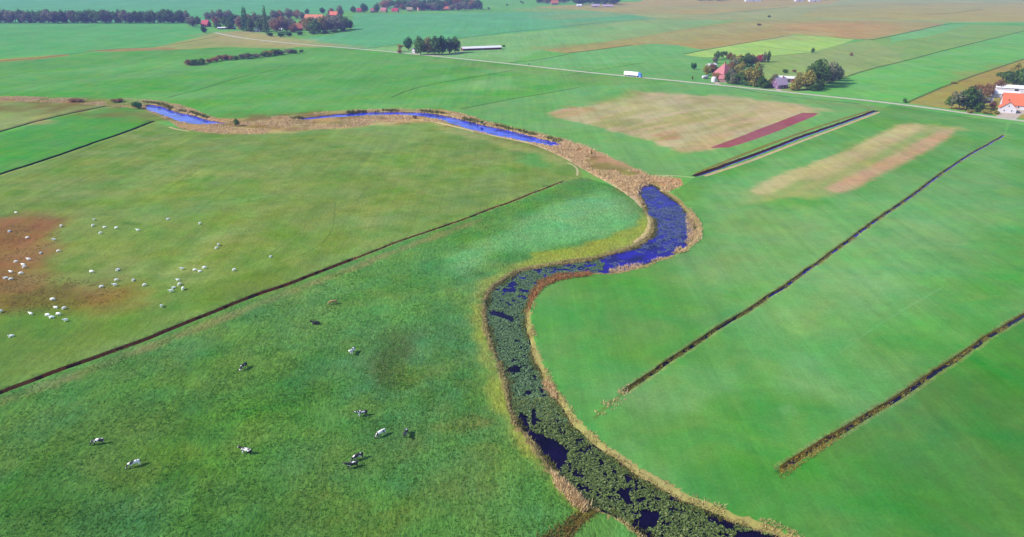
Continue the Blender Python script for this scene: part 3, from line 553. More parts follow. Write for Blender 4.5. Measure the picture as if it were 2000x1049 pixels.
# ditch plants
for nm, px, wt, wb, dp, wat, c in DITCH:
    L_ = resample(LINEW[nm], .35 if nm in 'DEAB' else .9); n = normals(L_); k = len(L_)
    if nm in 'LM': continue
    rep = 3; off = rng.choice([-1, 1], k * rep) * (wt + .02 + np.abs(rng.normal(0, .16, k * rep))) * (1.0 if nm != 'C' else 1.1)
    P = np.repeat(L_, rep, 0) + np.repeat(n, rep, 0) * off[:, None] + rng.normal(0, .12, (k * rep, 2)); P = P[(fbm(P, 3.5, 3, ord(nm)) > -.25) & (fbm(P, .8, 1, 3) > -.5)]
    blades("ditch_grass", P, height(P), rng.uniform(.1, .3, len(P)), np.full(len(P), .14 if nm in 'DEAB' else .3), M_reed if nm in 'CE' else M_sedge, .5, 3, .2,
           {'D': "straggling grass on the lips of the long dark ditch at left", 'E': "thin dry grass along the narrow upper end of the long left ditch", 'A': "olive grass fringing the long central ditch", 'B': "olive grass fringing the lower right ditch", 'C': "dry grass along the short wide ditch"}[nm], "grass")
    if nm in 'AB':   # plants that choke stretches of the ditch
        rep = 5; P = np.repeat(L_, rep, 0) + np.repeat(n, rep, 0) * rng.uniform(-wt, wt, (k * rep, 1))
        prog = np.repeat(np.linspace(0, 1, k), rep); cut = (-.5 + 1.1 * prog if nm == 'A' else -.62 + .95 * prog)
        P = P[(fbm(P, 3.2, 3, 21) * 1.3 > cut * 1.1 + .16)]
        blades("ditch_plants", P, np.full(len(P), -.52), rng.uniform(.15, .4, len(P)), np.full(len(P), .24), M_olive, .45, 4, .25, "clumps of olive water plants choking the " + ("central" if nm == 'A' else "lower right") + " ditch", "plants")
P = scatter(GP([(1150,825),(1165,830),(1215,790),(1238,760),(1228,748),(1200,768),(1170,790)]), 4); P = P[fbm(P, 2, 2, 4) > -.15]
blades("ditch_mouth_reeds", P, height(P), rng.uniform(.25, .6, len(P)), np.full(len(P), .16), M_reed_pink, .4, 4, .2, "pale pinkish reeds where the central ditch meets the river", "reeds")
P = scatter(GP([(1515,935),(1530,935),(1600,885),(1640,856),(1632,845),(1570,880),(1530,905)]), 6)
blades("ditch_end_rushes", P, height(P), rng.uniform(.3, .6, len(P)), np.full(len(P), .16), mat("yellow_rush", None, .8, .2, island=i3((150,130,50),(180,156,80),(120,112,48),(196,176,120), k=1.3), trans=.2), .45, 4, .2, "yellowish rushes at the near end of the lower right ditch", "rushes")

# rough grass of the near meadow
mead = GP([(-60,1100),(-60,790),(270,684),(600,556),(800,480),(960,540),(905,600),(915,680),(950,790),(1010,860),(1120,1000),(1100,1100)])
P = scatter(mead, 7.0); d = np.hypot(P[:, 0], P[:, 1]); m = rng.uniform(0, 1, len(P)) < np.clip(.1 + fbm(P, 6, 4, 14) * .55 + (1 - sstep(110, 200, d)) * .5, .02, 1); P = P[m]; print('tufts', len(P))
blades("meadow_tussocks", P, height(P), rng.uniform(.1, .34, len(P)) * (1 + .6 * np.clip(fbm(P, 5, 3, 31), 0, 1)), np.full(len(P), .17), M_grass, .6, 3, .22, "coarse green tussocks of the near cow pasture", "grass")

brown = GP([(-80,425),(60,425),(130,430),(112,470),(100,520),(140,545),(210,552),(262,575),(200,592),(125,600),(60,615),(-80,625)])
P = scatter(brown, 1.0); P = P[fbm(P, 7, 4, 61) + .25 * inside(P, GP([(-80,545),(262,545),(262,630),(-80,630)])) > .02]
blades("pasture_rushes", P, height(P), rng.uniform(.1, .28, len(P)), np.full(len(P), .3), mat("brown_rush", None, .8, .2, island=i3((96,72,40),(140,104,62),(120,112,60),(104,110,58),(172,130,94), k=2.0), trans=.2), .6, 4, .4, "brown and olive rushes on the worn patches of the sheep pasture", "rushes")

# floating and rooted water plants of the near river
def leaves(name, P, z0, size, m, label, zr=.25):
    n = len(P); a = rng.uniform(0, 6.283, n); s1 = size * rng.uniform(.6, 1.5, n); s2 = s1 * rng.uniform(.35, .8, n)
    u = np.c_[np.cos(a), np.sin(a), rng.normal(0, .25, n)] * s1[:, None]; v = np.c_[-np.sin(a), np.cos(a), rng.normal(0, .25, n)] * s2[:, None]
    c = np.c_[P, z0 + rng.uniform(.02, zr, n)]; q = np.stack([c - u, c - v * .8, c + u, c + v * .8], 1)
    q[:, :, 2] = np.maximum(q[:, :, 2], z0 + .012)
    o = new_obj(name, q.reshape(-1, 3), np.arange(n * 4).reshape(-1, 4), m); return tag(o, label, "water plants", kind='stuff')
near_mat = GP([(1185,497),(1110,508),(1060,512),(1000,530),(960,560),(945,590),(950,640),(965,690),(985,740),(1000,800),(1150,830),(1085,760),(1062,740),(1040,690),(1030,640),(1035,590),(1060,550),(1110,538),(1175,532)])
low_mat = GP([(985,770),(1090,770),(1180,860),(1350,970),(1560,1060),(1700,1130),(1300,1130),(1240,1049),(1080,940),(1000,830)])
pools = [GP(p) for p in ([(985,712),(1000,707),(1018,712),(1016,722),(998,724),(988,722)], [(1010,800),(1022,796),(1030,812),(1038,830),(1052,842),(1072,850),(1088,856),(1105,872),(1108,900),(1092,912),(1078,920),(1066,890),(1044,860),(1018,838),(1008,825)],
        [(1040,792),(1046,790),(1046,812),(1040,812)], [(1200,950),(1230,945),(1228,960),(1240,980),(1225,975)], [(1250,985),(1290,992),(1292,1010),(1270,1030),(1290,1049),(1270,1060),(1235,1025),(1228,1010),(1252,1006)],
        [(1218,922),(1240,918),(1225,936)], [(1310,960),(1342,972),(1338,980),(1306,968)], [(1375,992),(1440,1015),(1430,1026),(1385,1008)], [(1440,1032),(1480,1028),(1530,1050),(1500,1062),(1450,1050)], [(955,600),(1005,612),(1000,622),(955,608)], [(990,586),(1002,588),(1000,594),(990,592)], [(960,640),(966,640),(965,655),(958,652)])]
def clear(P, thr, seed, sc=2.2):
    k = (fbm(P, sc, 3, seed) > thr) & (np.abs(fbm(P, .55, 2, seed + 3)) > .14)
    for q in pools: k &= sdist(P, q, 6) + fbm(P, 1.2, 2, 3) * .45 > 0
    return k & (river_sd(P) < .1)
P = scatter(near_mat, 44); P = P[clear(P, -.66 + .62 * sstep(168, 212, P[:, 1]), 41, 1.6)]; leaves("floating_plants", P, -.95, .2, M_float, "mat of grey green floating plants in the narrow bend of the river")
P = scatter(low_mat, 40); P = P[clear(P, -.55, 43, 1.2)]; sdp = river_sd(P); rb = inside(P, GP([(1100,800),(1160,850),(1240,905),(1400,985),(1700,1130),(1800,1130),(1600,1040),(1250,880),(1120,790)])); P = P[~(rb & (sdp > -1.1) & (fbm(P, 3, 2, 77) > -.25))]; leaves("dense_water_plants", P, -.95, .21, M_float2, "dense olive mat of water plants covering the nearest stretch of river", .4)
# thin veil of plants in the blue bend
P = scatter(GP([(1245,358),(1280,352),(1340,400),(1365,440),(1355,470),(1200,530),(1100,538),(1100,512),(1180,497),(1262,470),(1284,440),(1260,400)]), 20)
band = inside(P, GP([(1262,400),(1330,400),(1365,430),(1340,448),(1285,455),(1278,425)]))
P = P[clear(P, .12, 47, 1.8) | (band & clear(P, -.45, 48, 1.6))]; P = P[(river_sd(P) < -.2) & ((P[:, 0] * .0 + fbm(P, 9, 2, 50) > .0) | inside(P, GP([(1262,398),(1330,398),(1365,430),(1340,448),(1285,455),(1278,425)])))]
leaves("sparse_water_plants", P, -.95, .2, mat("pale_water_plants", None, .5, .4, island=i3((70,96,140),(104,130,168),(84,112,150),(140,140,180))), "sparse pale water weeds in the blue open bend", .08)

# ------------------------------------------------------------------ trees
def tube(path, rad, seg=6):
    V, Fc = [], []; path = [Vector(p) for p in path]
    for i, p in enumerate(path):
        d = (path[min(i + 1, len(path) - 1)] - path[max(i - 1, 0)]).normalized(); q = d.to_track_quat('Z', 'Y')
        for k in range(seg):
            a = 2 * math.pi * k / seg; V.append(tuple(p + q @ Vector((math.cos(a) * rad[i], math.sin(a) * rad[i], 0))))
    for i in range(len(path) - 1):
        for k in range(seg): Fc.append((i * seg + k, i * seg + (k + 1) % seg, (i + 1) * seg + (k + 1) % seg, (i + 1) * seg + k))
    Fc.append(tuple(range(seg))[::-1]); Fc.append(tuple((len(path) - 1) * seg + k for k in range(seg))); return V, Fc
def join(parts):
    V, Fc = [], []
    for v, f in parts: b = len(V); V += list(v); Fc += [tuple(b + i for i in x) for x in f]
    return V, Fc
M_bark = mat("bark", (.09, .07, .055), .9, .1, .3, 3)
def leafmat(nm, *c): return mat(nm, None, .7, .25, island=i3(*c, k=2.9), trans=.3, objrand=.22)
LM = {'green': leafmat("dark_leaves", (34,56,28),(54,84,40),(74,104,54),(44,70,38),(90,116,66)),
      'deep': leafmat("evergreen_leaves", (20,50,30),(34,78,44),(46,92,54),(26,60,38)),
      'olive': leafmat("olive_leaves", (76,74,38),(104,104,54),(128,122,70),(88,90,50),(142,128,84)),
      'brown': leafmat("autumn_leaves", (86,62,50),(116,86,66),(134,104,80),(96,80,62),(110,100,66)),
      'grey': leafmat("grey_leaves", (62,68,58),(92,100,84),(112,116,98),(78,84,72),(104,96,92))}
# kinds at unit height 1: lobes (x, y, z, rx, rz), number of leaves
def crown(kind, n, leaf):
    r = random.Random(hash(kind) % 1000 if False else sum(map(ord, kind))); lob = []
    if kind == 'round': lob = [(0,0,.58,.30,.34),(0,0,.28,.24,.2)] + [(math.cos(a) * .22, math.sin(a) * .22, .46 + r.uniform(-.2,.2), .19 + r.uniform(-.03,.04), .21) for a in np.linspace(0, 5.6, 8)] + [(.06,-.05,.84,.17,.15)]
    elif kind == 'broad': lob = [(0,0,.55,.4,.34),(.1,.05,.25,.36,.2),(-.15,-.1,.28,.3,.2)] + [(math.cos(a) * .4, math.sin(a) * .34, .46 + r.uniform(-.1,.18), .26 + r.uniform(-.05,.05), .22) for a in np.linspace(0, 5.6, 7)] + [(-.1,.08,.84,.22,.14),(.14,-.05,.8,.2,.15)]
    elif kind == 'tall': lob = [(0,0,.2,.16,.18),(0,0,.34,.19,.2),(.02,0,.5,.2,.22),(-.02,.02,.7,.17,.2),(0,0,.88,.1,.12),(.1,.05,.42,.13,.15),(-.1,-.04,.58,.13,.16)]
    elif kind == 'cone': lob = [(0,0,z, .06 + .22 * (1.0 - z) ** .7, .12) for z in np.linspace(.12, .95, 9)]
    elif kind == 'ragged': lob = [(r.uniform(-.33,.33), r.uniform(-.3,.3), r.uniform(.3,.82), r.uniform(.12,.22), r.uniform(.12,.2)) for _ in range(12)]
    elif kind == 'bush': lob = [(r.uniform(-.5,.5), r.uniform(-.35,.35), r.uniform(.3,.6), r.uniform(.3,.45), r.uniform(.28,.38)) for _ in range(7)]
    vol = np.array([l[3] ** 2 * l[4] for l in lob]) ** .7; pick = rng.choice(len(lob), n, p=vol / vol.sum()); L = np.array(lob)[pick]
    d = rng.normal(0, 1, (n, 3)); d /= np.linalg.norm(d, axis=1)[:, None]; rr = rng.uniform(.45, 1.06, n) ** .6
    C = np.c_[L[:, 0] + d[:, 0] * L[:, 3] * rr, L[:, 1] + d[:, 1] * L[:, 3] * rr, L[:, 2] + d[:, 2] * L[:, 4] * rr]
    C[:, 2] = np.maximum(C[:, 2], .02)
    keep = np.sin(C[:, 0] * 23 + 1) * np.sin(C[:, 1] * 21 + 2) * np.sin(C[:, 2] * 19) > -.45; C = C[keep]; d = d[keep]; n = len(C)
    nrm = d * .6 + rng.normal(0, .55, (n, 3)); nrm /= np.linalg.norm(nrm, axis=1)[:, None]
    t = np.cross(nrm, rng.normal(0, 1, (n, 3))); t /= np.linalg.norm(t, axis=1)[:, None]; b = np.cross(nrm, t); sz = leaf * rng.uniform(.6, 1.4, n)[:, None]
    q = np.stack([C - t * sz, C - b * sz * .7, C + t * sz, C + b * sz * .7], 1)
    return q.reshape(-1, 3), np.arange(n * 4).reshape(-1, 4), lob
PROTO = {}
def tree_proto(kind, colour):
    key = (kind, colour)
    if key in PROTO: return PROTO[key]
    n, leaf = {'round': (1900, .036), 'broad': (2900, .034), 'tall': (1300, .03), 'cone': (1200, .03), 'ragged': (1500, .035), 'bush': (800, .07)}[kind]
    V, Fc, lob = crown(kind, n, leaf)
    cm = bpy.data.meshes.new("crown"); cm.vertices.add(len(V)); cm.vertices.foreach_set('co', V.astype(np.float32).ravel())
    cm.loops.add(Fc.size); cm.loops.foreach_set('vertex_index', Fc.astype(np.int32).ravel()); cm.polygons.add(len(Fc)); cm.polygons.foreach_set('loop_start', np.arange(0, Fc.size, 4, dtype=np.int32)); cm.update(calc_edges=True)
    cm.materials.append(LM[colour])
    top = .7 if kind != 'bush' else .35
    parts = [tube([(0,0,-.02),(.01,0,.15),(-.01,.01,.35),(0,0,top)], [.028,.021,.016,.006], 7)]
    for l in lob[:7]: parts.append(tube([(0,0,min(.22, l[2] * .5)), (l[0] * .5, l[1] * .5, l[2] * .72), (l[0] * .95, l[1] * .95, l[2])], [.012,.008,.003], 5))
    v, f = join(parts); tm = bpy.data.meshes.new("trunk"); tm.from_pydata(v, [], f); tm.materials.append(M_bark)
    PROTO[key] = (tm, cm); return PROTO[key]
def tree(px, py, h, kind, colour, label, name=None, group=None, wide=1.0, cat='tree', xy=None):
    x, y = xy if xy else G(px, py)
    if py < 70 and kind in ('round', 'tall', 'ragged'): wide *= 1.22
    tm, cm = tree_proto(kind, colour)
    o = empty(name or {'cone': 'conifer_tree', 'bush': 'bush'}.get(kind, 'broadleaf_tree'), (x, y, 0), random.uniform(0, 6.28), (h * wide, h * wide, h))
    t = bpy.data.objects.new("trunk", tm); COL.objects.link(t); t.parent = o
    c = bpy.data.objects.new("crown", cm); COL.objects.link(c); c.parent = o
    return tag(o, label, 'bush' if kind == 'bush' and cat == 'tree' else cat, group)

# long row at the far left
rowg = "trees of the long straight row at far left"
for i, x in enumerate(np.arange(-90, 372, 9.3)):
    tree(x + random.uniform(-1.5, 1.5), 45.2 + random.uniform(-.25, .25), 21.5 + random.uniform(-1.8, 2), random.choice(['round', 'round', 'tall', 'ragged']), random.choice(['green', 'grey', 'green']), "tall dark tree in the long straight row at the far left edge of the fields", group=rowg, wide=1.0)
for i, x in enumerate(np.arange(-85, 372, 21)):
    tree(x + random.uniform(-4, 4), 44.0, 6, 'bush', 'green', "low dark bush growing under the long straight row of trees", group="bushes under the long row of trees", wide=1.4)
T = tree
T(376,53,17,'round','grey',"dark round tree left of the red roofed house in the far village",wide=1.15)
T(386,49,14,'round','green',"smaller tree touching the left side of the red roofed house")
T(399,65,10,'round','deep',"lone round green tree on the dry ground below the red roofed house",wide=.95)
T(418,43,20,'tall','grey',"tall narrow grey tree right behind the red roofed house")
T(432,42,21,'round','grey',"grey tree second from the red roofed house, back row")
T(447,42,20,'round','grey',"grey tree at the right end of the back row beside the red house")
T(427,56,11,'bush','green',"low dark bush beside the pale barn strip right of the red house",wide=.8)
T(440,52,16,'round','green',"dark tree over the pale barn strip")
T(456,50,18,'round','deep',"dark blue green tree at the right end of the pale barn strip",wide=.9)
T(473,60,20,'round','brown',"purple brown round tree at the left of the village core",wide=.9)
T(481,61,33,'cone','deep',"tallest dark conifer standing over the left half of the village",wide=.9)
T(490,62,21,'tall','green',"dark narrow tree beside the tallest conifer",wide=1.2)
T(500,58,26,'tall','grey',"leaning grey tree right of the tallest conifer")
T(509,62,20,'round','green',"dark rounded tree in front of the leaning grey tree",wide=.85)
T(521,65,36,'cone','green',"slender dark conifer left of the round grey trees",wide=.55)
T(537,40,18,'round','grey',"pale grey green tree at the back behind the slender conifer",wide=1.1)
T(548,38,17,'round','brown',"purplish tree in the back row of the village centre")
T(565,37,19,'round','grey',"grey tree in the back row above the orange gabled house",wide=1.1)
T(581,37,17,'round','brown',"brownish tree at the right end of the village back row",wide=1.05)
T(541,63,20,'round','brown',"big round mauve tree in the front of the village",wide=1.05)
T(560,62,18,'round','grey',"grey round tree beside the big mauve tree")
T(600,28,11,'round','green',"small dark tree above the wide orange roof")
T(630,27,13,'round','deep',"deep green round tree right above the wide orange roof")
T(605,64,22,'round','olive',"olive tree in front of the wide orange roof",wide=.9)
T(616,66,20,'round','green',"dark tree below the wide orange roof")
T(630,63,22,'round','olive',"olive tree between the two orange roofs, front row",wide=.9)
T(645,62,22,'round','grey',"grey tree below the small bright orange roof")
T(660,60,21,'round','grey',"grey tree second from the right end of the village front")
T(674,58,19,'round','green',"green tree at the right end of the village front")
T(684,57,14,'round','deep',"low deep green tree ending the village at right",wide=.9)
T(647,31,15,'round','brown',"brown tree left of the small bright orange roof")
T(665,33,22,'tall','grey',"tall grey tree right of the small bright orange roof",wide=1.2)
for i, (x, y, h) in enumerate(((530,71,6),(548,72,6.5),(566,71,6),(584,69,6))):
    T(x, y, h, 'bush', 'deep', ["dark green hedge bush at the left end of the village front hedge", "dark green hedge bush second from left in the village front hedge", "dark green hedge bush third from left in the village front hedge", "dark green hedge bush at the right end of the village front hedge"][i], group="bushes of the village front hedge", wide=1.25)
for i, (x, y, h) in enumerate(((612,67,6),(635,66,6),(655,64,6),(672,61,6))):
    T(x, y, h, 'bush', 'green', "bush standing in for shadow, " + ["left of", "second from left among", "third from left among", "rightmost of"][i] + " those before the olive village trees", group="bushes before the olive village trees", wide=1.4)  # bush shapes added for the dark shadow at the foot of these trees
vill = "dense trees of the far left village"
for x, y, h, k_, c_ in ((470,52,17,'round','grey'),(484,50,18,'round','brown'),(497,47,16,'round','green'),(512,50,18,'round','grey'),(527,52,17,'round','green'),(534,56,17,'round','grey'),(552,54,18,'round','brown'),(569,56,17,'round','grey'),(573,64,13,'round','brown'),(592,40,15,'round','grey'),
        (597,58,18,'round','brown'),(609,56,18,'round','grey'),(623,57,19,'round','grey'),(638,55,18,'round','brown'),(652,54,18,'round','grey'),(667,52,17,'round','green'),(641,42,13,'round','grey'),(663,44,15,'round','grey'),(408,40,15,'round','grey'),(424,50,14,'round','brown'),(449,57,13,'round','green'),(464,47,16,'round','grey')):
    T(x, y, h, k_, c_, "one of the many trees crowded between the houses of the far left village", group=vill, wide=1.15)
yard = "garden trees around the pink farmhouse and the purple house"
for x, y, h, k_, c_ in ((1396,124,7,'round','grey'),(1424,118,8,'round','brown'),(1432,124,9,'round','olive'),(1426,140,9,'round','brown'),(1433,134,10,'round','grey'),(1448,140,9,'round','olive'),(1476,126,8,'round','brown'),(1398,152,5,'bush','brown'),(1469,158,10,'round','green'),(1512,160,7,'round','grey'),(1403,158,6,'round','brown'),(1428,152,9,'round','grey'),(1436,148,9,'round','olive'),(1428,162,7,'bush','green'),(1455,158,10,'ragged','olive'),(1441,162,8,'round','olive'),(1480,160,10,'round','olive'),(1505,170,7,'round','olive'),(1546,176,6,'bush','olive'),(1566,168,12,'ragged','olive'),(1606,163,14,'round','olive'),(1640,154,8,'round','grey')):
    T(x, y, h, k_, c_, "small tree or shrub in the gardens between the pink farmhouse and the big tree group", group=yard, wide=1.1)
for x, y, h, k_, c_, l_ in ((1938,212,5,'round','brown',"brown garden tree just left of the white gable at the right farm"),(1948,223,2.5,'bush','olive',"low hedge bush directly before the white gable"),(1917,208,7,'ragged','grey',"grey shrub right of the dark trees at the right farm"),(1893,221,3,'bush','olive',"low olive hedge bush at the road under the dark trees"),(1948,178,9,'round','brown',"russet tree at the left end of the white barn")):
    T(x, y, h, k_, c_, l_, wide=1.2)
# hedge of dark bushes in the field
hb = [(372,127,6.5,'brown'),(384,127,6.5,'green'),(396,125,6,'green'),(410,122,4.6,'brown'),(424,120,5.4,'brown'),(438,118,6.6,'brown'),(450,117,5.6,'brown'),(462,116,4.6,'green'),(476,115,6,'grey'),(488,114,6.4,'grey'),(502,113,5.6,'grey'),(514,111,6,'green'),(526,109,7,'olive'),(538,108,7,'green'),(552,107,5.6,'grey'),(565,105,5.8,'grey'),(577,104,4.8,'green'),(587,102.5,3.6,'green')]
od = ["first","second","third","fourth","fifth","sixth","seventh","eighth","ninth","tenth","eleventh","twelfth","thirteenth","fourteenth","fifteenth","sixteenth","seventeenth","eighteenth"]
for i, (x, y, h, c) in enumerate(hb):
    T(x, y, h, 'bush', c, f"{od[i]} bush from the left in the free standing hedge line in the green field", name='hedge_bush', group="bushes of the free standing hedge line", wide=1.4)
# road side farm with the long white shed
T(782,101,9,'ragged','olive',"small olive tree at the left end of the tree clump by the long white shed",wide=.9)
T(798,98,15,'round','deep',"separate deep green round tree left of the small white house",wide=.95)
T(822,107,19.5,'round','green',"big dark tree right of the small white house, by the road",wide=1.0)
T(836,107,19,'round','olive',"olive toned tree second in the roadside clump",wide=.9)
T(850,107,20,'round','green',"dark tree in the middle of the roadside clump",wide=.95)
T(864,106,20,'round','deep',"deep green tree fourth in the roadside clump",wide=.9)
T(878,104,17,'tall','green',"narrow tree between the clump and its rightmost tree",wide=1.1)
T(889,103,17.5,'round','green',"rightmost round tree of the clump touching the long white shed",wide=.95)
T(984,92,3,'bush','green',"tiny bush at the right end of the long white shed")
T(779,104,5,'bush','brown',"low brown bush at the road left of the small white house")
# cluster of the pink farmhouse
T(1355,136,7,'bush','deep',"small dark green bush alone left of the farmyard",wide=.6)
T(1380,147,9,'round','olive',"olive tree in front of the white roofed shed",wide=1.05)
T(1391,146,10,'round','brown',"brown tree left of the pink roofed farmhouse",wide=1.05)
T(1400,117,9,'round','green',"dark tree behind the pink roof, left one")
T(1412,115,8.5,'ragged','green',"dark tree behind the pink roof, right one",wide=1.1)
T(1443,129,11,'round','olive',"olive tree right behind the pink roofed farmhouse",wide=1.1)
T(1458,131,13,'broad','green',"broad dark tree at the centre back of the farm cluster",wide=.95)
T(1468,129,11,'round','brown',"brownish tree before the small red house",wide=1.0)
T(1492,122,10.5,'tall','grey',"grey poplar right of the small red house, left of a pair",wide=1.1)
T(1500,121,11,'tall','green',"dark poplar right of the small red house, right of a pair",wide=.9)
T(1422,163,9,'round','green',"dark tree right below the pink roofed farmhouse by the road",wide=1.05)
T(1433,165,10,'round','grey',"grey tree by the road below the pink roofed farmhouse",wide=1.05)
T(1448,167,11,'ragged','green',"ragged green tree in the middle of the roadside garden",wide=1.1)
T(1462,168,15,'round','olive',"tall olive tree in the roadside garden",wide=.85)
T(1474,170,19,'tall','olive',"tallest narrow olive tree of the roadside garden",wide=1.15)
T(1486,172,10,'round','green',"green tree at the right end of the roadside garden",wide=1.0)
T(1498,172,7,'bush','green',"low bush left of the purple brick house")
T(1533,143,4,'bush','green',"small bush behind the flat white roof")
T(1552,141.5,3,'bush','brown',"tiny brown bush behind the flat white roof")
T(1558,176,11,'round','olive',"olive tree right against the purple brick house",wide=1.1)
T(1575,175,15,'round','olive',"olive left part of the great tree group right of the purple house",wide=1.05)
T(1595,170,22,'broad','green',"highest broad green tree of the group right of the purple house",wide=.75)
T(1618,164,18,'round','grey',"grey green tree right of the highest broad tree",wide=1.1)
T(1632,158,12,'round','green',"low green tree at the right end of the great tree group",wide=1.15)
T(1588,178,7,'bush','green',"dark bush at the foot of the great tree group by the road",wide=1.1)
T(1604,174,6,'bush','green',"second dark bush at the foot of the great tree group",wide=1.2)
T(1587,104,6,'round','green',"lone small tree on the light green field edge",wide=.9)
T(1661,109,4,'bush','brown',"lone bush on the field line right of the light green field",wide=.9)
T(1352,156,3.5,'tall','brown',"small brown shrub at the roadside left of the white silo",cat='shrub')
T(1768,201,3.6,'bush','green',"small bush where the brown field meets the road",wide=.7)
T(1501,34,4.5,'bush','green',"tiny dark bush far off on a field line in the upper right",wide=1.3)
T(1482,50,4,'bush','brown',"tiny bush in the far brown field",wide=1.5)
T(1862,163,2.2,'bush','olive',"flat bush on the edge between green strip and brown field",wide=2)
# right hand farm
T(1858,213,9,'ragged','green',"leftmost low dark tree by the road at the orange roofed farm",wide=1.1)
T(1872,215,13,'ragged','grey',"grey ragged tree second from left at the orange roofed farm",wide=1.05)
T(1886,216,16,'round','green',"dark full tree by the road at the orange roofed farm",wide=1.05)
T(1899,214,14,'round','grey',"grey tree behind the small pale shed, left side",wide=1.05)
T(1905,200,13,'broad','brown',"russet broad tree behind the small pale shed",wide=.75)
T(1928,190,10,'round','brown',"russet tree between the white roofs and the small pale shed",wide=1.05)
T(1908,219,8,'bush','green',"rounded green garden bush by the road at the orange roofed farm",wide=1.0)
T(1922,222,3.2,'bush','olive',"low olive hedge bush in front of the white gabled house",wide=1.6)
T(1963,171,14,'ragged','green',"tree at the left of the wood behind the white roofs",wide=1.0)
T(1976,168,18,'round','olive',"tall olive tree in the wood behind the white roofs",wide=.75)
T(1992,172,16,'broad','green',"dark broad tree behind the white roofs at the right edge",wide=.8)
T(2012,172,20,'round','green',"tallest tree behind the white roofs, cut by the right edge",wide=1.1)
# upper river bushes
T(272,212,5.5,'bush','deep',"dark round bush at the left end of the upper water",wide=1.0)
T(463,246,4.5,'round','green',"small solitary tree on the reed belt of the upper river",wide=1.0)
T(940,242,2.4,'bush','green',"small bush on the far bank of the upper water",wide=.8)
T(811,232,2.5,'bush','brown',"small brown bush on the near bank of the upper water",wide=.9)
T(1155,303,2.4,'tall','olive',"thin shrub sticking out of the pinkish reed bed",cat='shrub')
T(232,200,3,'bush','brown',"flat brown bush in the reeds left of the upper water",wide=2.2)
T(150,198,3,'bush','brown',"flat brown bush farther left in the reeds of the upper river",wide=2.6)
# distant woods and hamlets
def wood(xs, y, h, lab, grp, cols=('grey','green','brown'), step=None, yj=1.0):
    for i, x in enumerate(xs):
        tree(x, y + random.uniform(-yj, yj), h * random.uniform(.75, 1.12), random.choice(['round','round','broad','ragged']), random.choice(cols), lab, group=grp, wide=random.uniform(.95, 1.25))
T(690,25,14,'round','green',"first round tree right of the village in the far hamlet line",wide=1)
T(712,25,20,'round','deep',"second tree of the far hamlet, standing alone over a pink roof",wide=.9)
T(736,25,20,'round','green',"third tree of the far hamlet, standing alone over a pink roof",wide=.75)
wood(list(np.arange(752, 938, 9.5)), 17, 24, "tree of the far hamlet wood above the pink roofs, top centre left", "trees of the far hamlet wood", yj=2.5)
wood(list(np.arange(775, 930, 12)), 20, 18, "tree of the far hamlet wood above the pink roofs, top centre left", "trees of the far hamlet wood", yj=1.5)
wood(list(np.arange(1053, 1112, 8)), 7, 19, "tree of the distant farm wood left of the pale barns, top centre", "trees of the distant farm wood by the pink house", yj=1.2)
wood(list(np.arange(1122, 1206, 7.5)), 8, 24, "tree of the distant dark wood behind the pale barns, top centre", "trees of the distant dark wood behind the pale barns", ('green','deep'), yj=2)
wood(list(np.arange(1362, 1420, 7)), 2.0, 14, "tree of the dark wood touching the top edge right of centre", "trees of the dark wood at the top edge", ('green',), yj=.8)
wood(list(np.arange(1490, 1640, 11)), .5, 12, "tree at the very top edge among the distant white sheds", "trees among the distant white sheds", yj=.5)
for x, y in ((1017,5),(1022,7),(955,18),(990,11)): T(x, y, 5, 'bush', 'green', {1017:"left of two tiny dark bushes between the far hamlets",1022:"right of two tiny dark bushes between the far hamlets",955:"tiny bush just right of the far hamlet wood",990:"tiny lone bush midway between the far hamlets"}[x], wide=1.2)

# ------------------------------------------------------------------ buildings
M = {'white': mat("white_render", (.5,.46,.5), .8, .2, .06, .6), 'pinkwall': mat("pink_brick", alb(190,130,140), .85, .2, .12, 1.5), 'purple': mat("purple_brick", alb(146,112,164), .85, .2, .1, 1.5),
     'brick': mat("red_brick", alb(168,92,84), .85, .2, .15, 1.5), 'orange': mat("orange_tiles", alb(238,130,100), .7, .3, .1, 1.2, .03, 6), 'pinkroof': mat("old_pink_tiles", alb(200,128,140), .75, .3, .14, 1.0, .03, 5),
     'redroof': mat("red_tiles", alb(190,66,90), .7, .3, .12, 1.0), 'rust': mat("rust_orange_tiles", alb(226,140,110), .75, .3, .12, 1.0), 'whiteroof': mat("white_roof_sheets", (.6,.58,.6), .5, .4, .05, .6),
     'lilac': mat("lilac_roof_sheets", alb(200,180,220), .6, .4, .08, .6), 'dark': mat("dark_boards", (.05,.045,.05), .8, .2, .1, 2), 'glass': mat("window_glass", (.02,.025,.04), .1, .6), 'frame': mat("white_frames", (.7,.7,.7), .6, .3),
     'grey': mat("grey_roof", (.25,.25,.26), .7, .3, .1, 1), 'maroon': mat("maroon_boards", alb(130,66,84), .8, .2, .1, 1), 'tan': mat("pale_brick", alb(196,176,150), .85, .2, .12, 1.2)}
def boxv(x0, x1, y0, y1, z0, z1):
    return ([(x0,y0,z0),(x1,y0,z0),(x1,y1,z0),(x0,y1,z0),(x0,y0,z1),(x1,y0,z1),(x1,y1,z1),(x0,y1,z1)], [(0,3,2,1),(4,5,6,7),(0,1,5,4),(1,2,6,5),(2,3,7,6),(3,0,4,7)])
